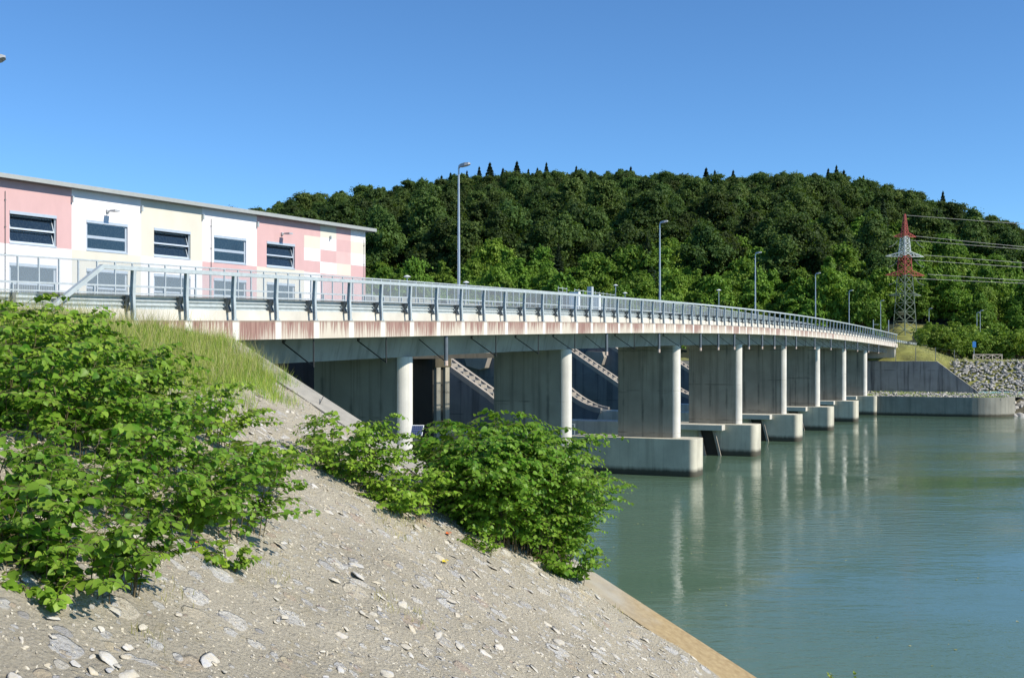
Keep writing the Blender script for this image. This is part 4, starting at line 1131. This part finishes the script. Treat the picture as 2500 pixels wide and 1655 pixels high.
# ---- solar panel on a box by the first pier
sp_ = at(1016, 1062, 38.5); t = thing('solar_panel', 'small tilted blue solar panel on a post beside the first pier', 'solar panel', (sp_.x, sp_.y, sp_.z - .3))
dx = .18
def TS(p): a = R(42); return sp_ + Vector((p.x + .10 * p.z, p.z * math.sin(a) * .9 - p.y * math.cos(a) * 0 + p.y, p.z * math.cos(a)))
mb = MB(); mb.box((-.20, -.012, -.02), (.20, .02, .42), 0, TS); build('frame', mb, M['boxwhite'], t)
mb = MB(); mb.box((-.175, -.022, .005), (.175, -.0125, .395), 0, TS); build('cells', mb, M['solar'], t)
mb = MB(); mb.bar(sp_ + Vector((.1, .15, .15)), sp_ + Vector((.1, .15, -6)), .06); mb.box((sp_.x - .12, sp_.y + .03, sp_.z - .3), (sp_.x + .12, sp_.y + .2, sp_.z - .03)); build('post', mb, M['galvdark'], t)
t = thing('small_handrail', 'short thin handrail right of the second white pier nose', 'handrail', P(s_at(1398, 1) , 1, 2.5)) 
mb = MB(); s0 = 0.0
def HR(x, y): D_ = 80.5; return at(x, y, D_)
for x in (1394, 1403): mb.bar(HR(x, 1064), HR(x, 1034), .05)
for y in (1035, 1048): mb.bar(HR(1392, y), HR(1403, y), .04)
build('rail', mb, M['galv'], t)

# ================================================================== FOREST
def clump_template():
    pts_ = [(math.cos(a) * r_, math.sin(a) * r_, z) for a, r_, z in ((0, 1, .1), (1.0, .75, -.15), (2.1, 1.0, .1), (3.1, .7, -.1), (4.2, 1.05, .12), (5.2, .7, -.1))]
    return pts_, [(0, 1, 2), (0, 2, 3), (0, 3, 5), (3, 4, 5)]
CLV, CLF = clump_template()
QV, QF = [(-1, -.35, 0), (.1, -.9, .15), (1, .3, -.1), (-.1, .95, .2)], [(0, 1, 2), (0, 2, 3)]
def crown_data(seed, Rr, H, n, nl, size, z0):
    """lobes of many sizes on a ragged ellipsoid; leaf clumps on the lobes, thin towards their undersides"""
    r = np.random.default_rng(seed)
    cs = []; rs_ = []; nl = int(nl * 1.6)
    ph = r.uniform(0, 6.28, 4)
    for i in range(nl):
        a = r.uniform(0, 6.28); f = r.random() ** .85
        env = math.sin(math.pi * min(1, .16 + .86 * f) ** .9) ** .8
        env *= 1 + .28 * math.sin(2 * a + ph[0] + 3 * f) + .18 * math.sin(5 * a + ph[1]) + .12 * math.sin(9 * f + ph[2])
        rad = Rr * env * r.uniform(.45, .98); zz_ = z0 + H * f * .97 + r.normal(0, .35)
        cs.append((math.cos(a) * rad, math.sin(a) * rad, zz_)); rs_.append(Rr * r.choice([.12, .17, .23, .30]) * r.uniform(.8, 1.2))
    for f, q in ((.35, .5), (.6, .42), (.85, .25)): cs.append((r.normal(0, .4), r.normal(0, .4), z0 + H * f)); rs_.append(Rr * q)
    cs = np.array(cs); rs_ = np.array(rs_); w2 = rs_ ** 2; w2 /= w2.sum()
    k = r.choice(len(cs), n, p=w2)
    d = r.normal(size=(n, 3)); d /= np.linalg.norm(d, axis=1, keepdims=True); d[:, 2] = np.abs(d[:, 2]) * .75 - .12 * r.random(n) * 3
    T_ = cs[k] + d * (rs_[k] * (1 + r.normal(0, .30, n)))[:, None] + r.normal(0, .10, (n, 3))
    for q in range(4):                            # ragged outline: bend the lobes out of round
        kv = r.normal(0, 1.1 + .5 * q, (3, 3)); T_ = T_ + np.sin(T_ @ kv + r.uniform(0, 6.28, 3)) * (.42 / (1 + .6 * q))
    nz = d + r.normal(0, .6, (n, 3)); nz[:, 2] += .45
    Rm = rotm(nz, r.uniform(0, 6.28, n)); S = r.lognormal(0, .35, n) * size
    return Rm * S[:, None, None], T_, np.clip(r.random(n) * .55 + ((k * .618) % 1) * .45, 0, 1)
def make_tree(name, seed, Rr, H, n, nl, size, z0, mat, label, cat='tree'):
    Ms, Ts, rn = crown_data(seed, Rr, H, n, nl, size, z0)
    root = thing(name, label, cat, (0, 0, 0))
    cr = scatter_mesh('crown', QV, QF, Ms, Ts, mat, root, rnd=rn)
    mb = MB(); rr = random.Random(seed); mb.tube([(0, 0, -1.5), (.1, 0, z0 * .7), (0, .15, z0 + H * .5)], [.30, .24, .10], 7)
    for i in range(5):
        a = rr.uniform(0, 6.28); zz_ = z0 * .8 + i * H * .08; mb.tube([(0, 0, zz_), (math.cos(a) * Rr * .5, math.sin(a) * Rr * .5, zz_ + H * .25)], [.12, .04], 5)
    o = build('trunk', mb, M['bark'], None, (0, 0, 0)); o.parent = root
    return root
def make_spruce(seed, H, label):
    r = np.random.default_rng(seed); root = thing('spruce_tree', label, 'tree', (0, 0, 0)); n = 2600
    f = r.random(n) ** .8; lay = np.floor(f * 16) / 16 + r.normal(0, .012, n); z = 1.5 + lay * (H - 1.5)
    rad = (1 - lay).clip(0.01) ** 1.1 * H * .23 * (r.random(n) ** .5) + .04
    a = r.uniform(0, 6.28, n); z = z - rad * .28
    Ts = np.stack([np.cos(a) * rad, np.sin(a) * rad, z], 1)
    nz = np.stack([np.cos(a) * .4, np.sin(a) * .4, np.ones(n)], 1) + r.normal(0, .3, (n, 3))
    S = r.uniform(.35, .75, n) * (.35 + .75 * (1 - lay.clip(0, 1))); Ms = rotm(nz, r.uniform(0, 6.28, n)) * S[:, None, None]
    scatter_mesh('crown', CLV, CLF, Ms, Ts, M['needle'], root)
    mb = MB(); mb.tube([(0, 0, -1), (0, 0, H)], [.28, .03], 6); o = build('trunk', mb, M['bark'], None, (0, 0, 0)); o.parent = root
    return root
GW = 'trees of the wooded hillside'
dark_p = [make_tree('broadleaf_tree', 11 + i, 5.2 + .5 * i, 13 + i, 20000, 34, .24, 3.5, M['leafdark'], '') for i in range(6)]
bright_p = [make_tree('broadleaf_tree', 31 + i, 4.6 + .6 * i, 11 + i, 18000, 34, .22, 2.0, M['leafbright'], '') for i in range(4)]
spr_p = [make_spruce(51 + i, 16 + 3 * i, '') for i in range(2)]
cand = []
rt = random.Random(5)
yv = 262.
while yv < 655:
    stepv = 8.2 - (yv - 260) * .005
    xv = -.30 * yv; xr = .47 * yv
    while xv < xr:
        x = xv + rt.uniform(-3, 3); y = yv + rt.uniform(-3.5, 3.5)
        cand.append((x, y)); xv += stepv
    yv += stepv * 1.0
cand.sort(key=lambda c: c[1]); proto_spots = [c for c in cand if 1300 < 1250 + F * c[0] / c[1] < 2100 and 300 < c[1] < 340][::3][:12]
cand = [c for c in cand if c not in proto_spots]
indiv = 0; pts_rest = []
def vis(x, y): px = 1250 + F * x / y; return 560 < px < 2560
for x, y in cand:
    px = 1250 + F * x / y; z = far_z(x, y)
    hgt = (y - 258) / (620 - 258)
    nb = mnoise.noise(Vector((x * .02, y * .02, 5)))
    pb_ = (1.6 - hgt * 2.9) + nb * 1.3 - max(0, min(1, (1500 - px) / 500)) * .35
    bright = rt.random() < pb_
    sc = rt.uniform(.55, 1.12) * (1 - .22 * max(0, min(1, hgt))) * (.80 if bright else 1.0)
    src = rt.choice(bright_p) if bright else (rt.choice(spr_p) if rt.random() < .05 + .05 * hgt else rt.choice(dark_p))
    if 2158 < px < 2248 and y < 280: continue
    if px > 2255 and y < 272: continue
    if vis(x, y) and indiv < 285:
        o = copy_tree(src); o.location = (x, y, z - .4); o.rotation_euler = (0, 0, rt.uniform(0, 6.28)); o.scale = (sc, sc, sc * rt.uniform(.9, 1.25))
        tag(o, ('dark spruce among the trees low on the wooded hillside' if src in spr_p else 'bright green broadleaf tree low on the wooded hillside' if bright else 'dark green broadleaf tree on the lower wooded hillside'), 'tree', GW)
        indiv += 1
    else: pts_rest.append((x, y, z - .4, rt.uniform(0, 6.28), sc * (1.08 if not bright else 1), (dark_p + bright_p + spr_p).index(src)))
# remaining wood as one object: instances of the crown meshes
def forest_stuff(pts_):
    lib = dark_p + bright_p + spr_p
    me = bpy.data.meshes.new('upper_forest'); A = np.array(pts_)
    me.vertices.add(len(A)); me.vertices.foreach_set('co', A[:, :3].ravel())
    for nme, c in (('rz', 3), ('sc', 4)):
        a = me.attributes.new(nme, 'FLOAT', 'POINT'); a.data.foreach_set('value', A[:, c].astype(np.float32))
    a = me.attributes.new('pick', 'INT', 'POINT'); a.data.foreach_set('value', A[:, 5].astype(np.int32))
    o = bpy.data.objects.new('upper_forest', me); col.objects.link(o)
    g = bpy.data.node_groups.new('forest', 'GeometryNodeTree'); g.interface.new_socket('Geometry', in_out='INPUT', socket_type='NodeSocketGeometry'); g.interface.new_socket('Geometry', in_out='OUTPUT', socket_type='NodeSocketGeometry')
    gi = g.nodes.new('NodeGroupInput'); go = g.nodes.new('NodeGroupOutput'); join = g.nodes.new('GeometryNodeGeometryToInstance')
    gg = g.nodes.new('GeometryNodeGeometryToInstance')
    for r_ in reversed(lib):
        cr = [c for c in r_.children if c.name.startswith('crown')][0]
        oi = g.nodes.new('GeometryNodeObjectInfo'); oi.inputs['Object'].default_value = cr; oi.inputs['As Instance'].default_value = True
        g.links.new(oi.outputs['Geometry'], gg.inputs[0])
    ip = g.nodes.new('GeometryNodeInstanceOnPoints'); g.links.new(gi.outputs[0], ip.inputs['Points']); g.links.new(gg.outputs[0], ip.inputs['Instance'])
    ip.inputs['Pick Instance'].default_value = True
    def na(n_, t_): a = g.nodes.new('GeometryNodeInputNamedAttribute'); a.data_type = t_; a.inputs[0].default_value = n_; return a.outputs[0]
    g.links.new(na('pick', 'INT'), ip.inputs['Instance Index'])
    cx_ = g.nodes.new('ShaderNodeCombineXYZ'); g.links.new(na('rz', 'FLOAT'), cx_.inputs[2]); g.links.new(cx_.outputs[0], ip.inputs['Rotation'])
    g.links.new(na('sc', 'FLOAT'), ip.inputs['Scale']); g.links.new(ip.outputs[0], go.inputs[0])
    md = o.modifiers.new('forest', 'NODES'); md.node_group = g
    tag(o, 'dark mixed forest covering the upper hill up to the skyline', 'forest', kind='stuff'); return o
pts_rest = [p for p in pts_rest if 500 < 1250 + F * p[0] / p[1] < 2640]
forest_stuff(pts_rest)
# skyline spruces standing above the crowns
for x, y in ((1196, 392), (1262, 389), (1334, 392), (1407, 401), (1228, 406), (1290, 408), (1540, 402), (1724, 405), (1790, 411), (2042, 399), (2022, 407), (2108, 424), (2302, 462), (1078, 424), (1100, 417), (1140, 412), (1312, 405), (1170, 402), (2060, 411), (1745, 411), (2440, 530), (1520, 408)):
    D_ = RIDGE - 6; X = U(x) * D_; zg = far_z(X, D_); zt_ = zpx(y + 3, D_); src = spr_p[0]; h = max(12, zt_ - zg + 1)
    o = copy_tree(src); o.location = (X, D_, zg - 1); sc = h / 16; wv = rt.uniform(.95, 1.45); o.scale = (sc * wv, sc * wv, sc)
    tag(o, 'dark pointed spruce standing out on the skyline of the hill', 'tree', 'spruces on the skyline')
def drop(o):
    for c in list(o.children): drop(c)
    bpy.data.objects.remove(o)
used_src = {o.data: o for o in ()}
for r_ in dark_p + bright_p + spr_p:                     # the patterns themselves take a place in the wood
    x, y = proto_spots.pop(); r_.location = (x, y, far_z(x, y) - .4)
    tag(r_, ('dark spruce among the trees low on the wooded hillside' if r_ in spr_p else 'bright green broadleaf tree low on the wooded hillside' if r_ in bright_p else 'dark green broadleaf tree on the lower wooded hillside'), 'tree', GW)
# hedges and bushes on the far bank
bush_p = make_tree('bush', 77, 2.4, 3.4, 9000, 18, .10, .1, M['leafhedge'], '', 'bush')
BL = [(2290, 880, 196, 1.15, 'yellow green bush at the end of the crash barrier'), (2318, 880, 195, 1.1, 'yellow green bush beside the tall fence post'), (2345, 884, 196, 1.25, 'broad hedge bush left of the wooden fence'),
      (2372, 884, 199, 1.2, 'green hedge bush behind the left end of the wooden fence'), (2412, 882, 198, 1.35, 'dark hedge bush behind the wooden fence'), (2440, 884, 197, 1.4, 'large hedge bush at the right end of the wooden fence'),
      (2486, 884, 196, 1.3, 'rounded bush at the right border on the far bank'), (2330, 872, 225, 1.5, 'hedge bush in the second row behind the yellow green ones'), (2400, 872, 232, 1.5, 'hedge bush in the second row below the twin lamps'),
      (2450, 872, 230, 1.5, 'hedge bush in the second row behind the large one'), (2500, 872, 228, 1.5, 'hedge bush in the second row at the right border'), (2270, 862, 236, 1.3, 'bush behind the end of the crash barrier')]
for i, (x, y, D_, sc, l) in enumerate(BL):
    o = bush_p if i == 0 else copy_tree(bush_p); X = U(x) * D_
    o.location = (X, D_, far_z(X, D_) - .1); o.scale = (sc, sc, sc * .92); o.rotation_euler = (0, 0, i * 1.3); tag(o, l, 'bush', 'bushes on the far bank')

# ================================================================== SHRUBS ON THE NEAR BANK
def leaf_template():
    V = [(0, 0, 0), (0, .5, -.05), (0, 1.0, -.22), (-.30, -.06, .02), (-.50, .26, .07), (-.34, .66, .0), (.30, -.06, .02), (.50, .26, .07), (.34, .66, .0)]
    return V, [(0, 1, 4, 3), (1, 2, 5, 4), (0, 6, 7, 1), (1, 7, 8, 2)]
LV, LF = leaf_template()
def knotweed(base, H, Rr, n_st, leaf, label, lean=(0, 0), mat='knot', group='knotweed shrubs on the slope', seed=0, low=.07, drop_=.72):
    r = random.Random(seed); base = Vector(base); root = thing('knotweed_shrub', label, 'shrub', base, group=group)
    stems = MB(); T_ = []; Z = []; Y = []; S = []
    for i in range(n_st):
        a = r.uniform(0, 6.28); q = r.random() ** .6
        st = Vector((math.cos(a), math.sin(a), 0)) * Rr * .55 * r.random() ** .5
        spread = Rr * q * .95; h = H * r.uniform(.55, 1.0) * (1 - drop_ * q * q)
        st_a = a
        dirv = Vector((math.cos(a) * spread + lean[0] * h, math.sin(a) * spread + lean[1] * h, 0))
        pts_ = []
        K = 7
        for k in range(K + 1):
            f = k / K; p = st + dirv * (f ** 1.35) + Vector((0, 0, h * (math.sin(f * math.pi * .56) / math.sin(math.pi * .56))))
            p += Vector((r.gauss(0, .02), r.gauss(0, .02), 0)) * H
            pts_.append(p)
        gz = [bank(base.x + p.x, base.y + p.y, False) - base.z for p in pts_]
        pts_ = [Vector((p.x, p.y, max(p.z, g + .06))) for p, g in zip(pts_, gz)]
        pts_[0].z = gz[0] - .05
        stems.tube(pts_, [.008, .0075, .007, .006, .005, .004, .003, .002], 4, cap=False)
        brs = [(pts_, 1.0, low)]
        for _ in range(r.randint(5, 8)):                       # side branches, arching and zigzag
            f = r.uniform(.08, .95); k = min(K - 1, int(f * K)); p0 = pts_[k].lerp(pts_[k + 1], f * K - k)
            b = a + r.uniform(-1.7, 1.7); L = H * r.uniform(.16, .34)
            bp = [p0 + Vector((math.cos(b) * L * g, math.sin(b) * L * g, L * (.35 * g - .45 * g * g))) for g in (0, .33, .66, 1)]
            stems.tube(bp, [.006, .005, .004, .002], 3, cap=False); brs.append((bp, .9, .1))
        for bp, sc, lo_ in brs:
            n = len(bp) - 1; Lt = sum((bp[i + 1] - bp[i]).length for i in range(n)); m = max(3, int(Lt / (leaf * .50)))
            for j in range(m):
                f = lo_ + (1 - lo_) * (j + r.random() * .5) / m
                if f >= 1: f = .999
                k = int(f * n); p = bp[k].lerp(bp[k + 1], f * n - k); d = (bp[k + 1] - bp[k]).normalized()
                side = 1 if j % 2 else -1
                out = Vector((d.y * side, -d.x * side, 0))
                if out.length < .2: out = Vector((math.cos(j * 2.4), math.sin(j * 2.4), 0))
                out.normalize(); out = (out + d * .55 + Vector((r.gauss(0, .35), r.gauss(0, .35), -.42 + r.gauss(0, .30)))).normalized()
                rad_ = Vector((p.x, p.y, 0)).normalized() * .45; nrm = Vector((r.gauss(0, .36), r.gauss(0, .36), .9)) + rad_; nrm = (nrm - out * nrm.dot(out)).normalized()
                T_.append(p + out * .02); Y.append(out); Z.append(nrm); S.append(leaf * min(1.35, r.lognormvariate(-.16, .32)) * sc * (1.1 - .45 * f))
    Y = np.array(Y); Z = np.array(Z); Xx = np.cross(Y, Z); S = np.array(S)
    Ms = np.stack([Xx, Y, Z], 2) * S[:, None, None]
    rr = np.random.default_rng(seed)
    o = scatter_mesh('foliage', LV, LF, Ms, np.array([tuple(t) for t in T_]), M[mat], root, rnd=rr.beta(2, 2, len(S)))
    b = build('stem', stems, M['stem'], None, (0, 0, 0)); b.parent = root
    return len(S)
SH = [ # px, py (base), height, radius, stems, leaf, label, lean, mat
    (225, 1415, 1.05, .95, 40, .13, 'leafy knotweed shrub lowest on the left, casting shadow on bare gravel', (.05, 0), 'knot'),
    (50, 1370, 1.1, .95, 28, .13, 'knotweed shrub at the left border above the bare gravel', (.05, 0), 'knot'),
    (-10, 1230, 1.0, .8, 20, .13, 'knotweed shrub at the left border halfway up the slope', (.05, 0), 'knot'),
    (400, 1275, 1.0, .95, 28, .125, 'low knotweed shrub in the middle of the left thicket', (.1, 0), 'knot'),
    (555, 1290, 1.3, 1.2, 26, .12, 'knotweed shrub with bare woody base right of the left thicket', (.15, .05), 'knot'),
    (215, 1215, 1.25, 1.1, 28, .13, 'dense dark knotweed shrub in the heart of the left thicket', (.05, 0), 'knot'),
    (370, 1150, 1.45, 1.3, 34, .125, 'tall knotweed shrub in front of the yellow grass', (.1, 0), 'knot'),
    (600, 1180, 1.05, 1.1, 30, .12, 'low spreading knotweed shrub at the right edge of the left thicket', (.1, .05), 'knoty'),
    (90, 1060, 1.75, 1.3, 58, .13, 'tall knotweed shrub at the left in front of the crash barrier end', (.05, 0), 'knot'),
    (250, 1030, 1.7, 1.3, 54, .125, 'tallest knotweed shrub reaching up to the sloping rail end', (.08, 0), 'knot'),
    (10, 930, 1.6, 1.2, 50, .13, 'knotweed shrub highest on the left border below the crash barrier', (.05, 0), 'knoty'),
    (470, 1060, 1.1, 1.3, 34, .12, 'knotweed shrub merging into the grass below the bridge edge', (.2, 0), 'knoty'),
    (150, 900, 1.3, 1.1, 46, .12, 'knotweed shrub just under the crash barrier, sprigs against the rail', (.1, 0), 'knoty'),
    (850, 1170, 1.7, 1.2, 44, .12, 'airy knotweed shrub in front of the first pier', (.15, 0), 'knoty'),
    (975, 1245, 1.15, .95, 38, .12, 'knotweed shrub beneath the small solar panel', (.1, 0), 'knoty'),
    (1180, 1305, 2.95, 1.4, 140, .15, 'big dense knotweed shrub hiding the foot of the second pier', (.02, 0), 'knot'),
    (1255, 1325, 3.1, 1.65, 150, .15, 'big glossy knotweed shrub leaning over the coping wall', (.1, .05), 'knot'),
    (1340, 1350, 2.5, 1.4, 84, .14, 'knotweed shrub overhanging the water beside the coping', (.2, .05), 'knot'),
    (1385, 1408, 1.2, .75, 34, .14, 'small knotweed shrub lowest on the coping edge', (.15, 0), 'knot'),
    (555, 1385, .55, .38, 7, .11, 'tiny knotweed sprig on bare gravel below the left thicket', (.1, 0), 'knoty'),
    (130, 1470, .35, .5, 8, .12, 'tiny knotweed sprig at the lower left on bare gravel', (.1, 0), 'knoty'),
    (1175, 1345, .45, .5, 12, .09, 'small yellowish sprig at the foot of the big right shrub', (0, 0), 'knoty'),
]
nl = 0
for i, (x, y, h, rr_, ns, lf, l, ln, mt) in enumerate(SH): nl += knotweed(bank_hit(x, y), h, rr_, ns, lf, l, ln, mt, seed=200 + i, drop_=.42 if h > 2.3 else .72)
print('leaves', nl)
fl = np.array([(x, y, .012) for x, y in ((random.uniform(2, 40), random.uniform(28, 110)) for _ in range(420)) if x < .5 * y and x > -4 + .07 * y])
fr_ = rotm(np.tile((0., 0, 1), (len(fl), 1)), rng.uniform(0, 6.28, len(fl))) * rng.uniform(.015, .06, len(fl))[:, None, None]
tag(scatter_mesh('floating_debris', QV, QF, fr_, fl, M['drygrass']), 'tiny bits of leaf and straw drifting on the water', 'debris', kind='stuff')
# ---- grass on the upper slope
def blades(name, pts_, hgt, wid, mat, label, lean=.35, bias=0):
    n = len(pts_); TV = [(-.5, 0, 0), (.5, 0, 0), (.38, .10, .5), (-.38, .10, .5), (0, .38, 1)]; TFc = [(0, 1, 2, 3), (3, 2, 4)]
    zd = np.stack([rng.normal(0, lean, n) * .6 + bias, rng.normal(0, lean, n) * .6, np.ones(n)], 1)
    Rm = rotm(zd, rng.uniform(0, 6.28, n)); S = np.stack([wid, hgt, hgt], 1)
    o = scatter_mesh(name, TV, TFc, Rm * S[:, None, :], pts_, mat); tag(o, label, 'grass', kind='stuff'); return o
gp = bank_pts(110000, lambda x, y, z: z > 6.85 + .75 * mnoise.noise(Vector((x * .5, y * .5, 0))) + .5 * mnoise.noise(Vector((x * 2.7, y * 2.7, 4))) + .25 and -20 < x and y < 40 and random.random() < min(1, max(.04, (z - 6.8) * 1.1)) * (.45 + .55 * (mnoise.noise(Vector((x * 2.1, y * 2.1, 7))) > -.05)), tr=(-20, -8), rr=(-.9, 17))
blades('grass', gp, rng.uniform(.12, .42, len(gp)) * np.array([.75 + .9 * abs(mnoise.noise(Vector((p[0] * 1.7, p[1] * 1.7, 2)))) for p in gp]), rng.uniform(.006, .014, len(gp)), M['grass'], 'tall yellow green grass on the top of the near slope')
gp = bank_pts(9000, lambda x, y, z: z > 7.5 and y < 38, tr=(-19, -11), rr=(-1.0, 14))
blades('dry_grass', gp, rng.uniform(.40, .88, len(gp)), rng.uniform(.005, .010, len(gp)), M['drygrass'], 'thin dry seed stalks rising from the grass by the bridge')
gp = bank_pts(2600, lambda x, y, z: .5 + mnoise.noise(Vector((x * .6, y * .6, 3))) > .82 and z < 7.6, tr=(-16, 3), rr=(0, 24))
blades('sparse_grass', gp, rng.uniform(.04, .16, len(gp)), rng.uniform(.006, .012, len(gp)), M['drygrass'], 'sparse dry tufts between the stones of the slope')
# far bank turf
fp = []
for _ in range(9000):
    a = random.uniform(-8, 60); b = random.uniform(21, 40); p = Q(a, b); fp.append((p.x, p.y, far_z(p.x, p.y)))
fp = np.array(fp); blades('far_turf', fp, rng.uniform(.12, .3, len(fp)), rng.uniform(.04, .08, len(fp)), M['drygrass'], 'dry turf on the far embankment')
fp = []
for _ in range(5000):
    a = random.uniform(-6, QL + 1); b = random.uniform(1, 19.5)
    if mnoise.noise(Vector((a * .25, b * .25, 9))) < .05: continue
    p = Q(a, b, 2.45); fp.append(tuple(p))
fp = np.array(fp); blades('ledge_weeds', fp, rng.uniform(.15, .35, len(fp)), rng.uniform(.04, .09, len(fp)), M['grass'], 'green weeds on the ledge behind the quay wall')
# tall weed at the lower right
tw_ = Vector((.293 * 21, 21, 0)); tw_.z = bank(tw_.x, tw_.y, False)
t = thing('tall_weed', 'tall slender weed whose tips enter at the lower right border over water', 'weed', tw_)
mb = MB(); T_ = []; Zz = []
rw = random.Random(4)
for i in range(16):
    top = Vector((rw.uniform(-.62, .5), rw.uniform(-.3, .3), rw.uniform(2.2, 3.15) - abs(rw.gauss(0, .15)))); mid = top * .5 + Vector((0, 0, .25))
    mb.tube([(0, 0, 0), mid, top], [.012, .008, .003], 4)
    for k in range(46): f = rw.uniform(.62, 1); p = mid.lerp(top, (f - .5) * 2); T_.append(tuple(p)); Zz.append((rw.gauss(0, 1), rw.gauss(0, 1), 1))
o = build('stem', mb, M['stem'], None, (0, 0, 0)); o.parent = t
Zz = np.array(Zz); Rm = rotm(Zz, rng.uniform(0, 6.28, len(Zz))); scatter_mesh('foliage', LV, LF, Rm * rng.uniform(.03, .06, len(Zz))[:, None, None], np.array(T_), M['grass'], t)
# a few loose things on the slope
def leafbit(px, py, c, label):
    p = bank_hit(px, py); p.z = bank(p.x, p.y) + .05
    m = plain('fallen_leaf_' + c[0], c[1], .6, 0, .1); V_ = np.array(LV); Rm = rotm(np.array([tuple(BN)]), np.array([1.0])); 
    mb = MB(); mb.add([tuple(Vector(Rm[0] @ (v * .12)) + p) for v in V_], LF); mb.add([tuple(Vector(Rm[0] @ (v * .1)) + p + Vector((.03, .02, .01))) for v in V_[:, [1, 0, 2]]], LF)
    o = build('fallen_leaf', mb, m, origin=tuple(p)); tag(o, label, 'leaf', 'fallen leaves on the gravel')
leafbit(491, 1337, ('orange', (.6, .12, .02)), 'orange fallen leaf on gravel near the woody shrub base')
leafbit(1097, 1310, ('orange', (.55, .12, .03)), 'orange fallen leaf at the foot of the big right shrub')
leafbit(1089, 1371, ('yellow', (.65, .5, .03)), 'bright yellow fallen leaf in the middle of the gravel slope')
# thin rusty rod leaning on the coping
p = bank_hit(776, 996); q = at(790, 966, p.y + .6); mb = MB(); mb.tube([p, q], .012, 6); o = build('iron_rod', mb, M['brace'], origin=tuple(p)); tag(o, 'thin dark iron rod leaning against the coping near the bridge', 'rod')
print('individual trees', indiv, 'rest', len(pts_rest), 'posts', n_post)
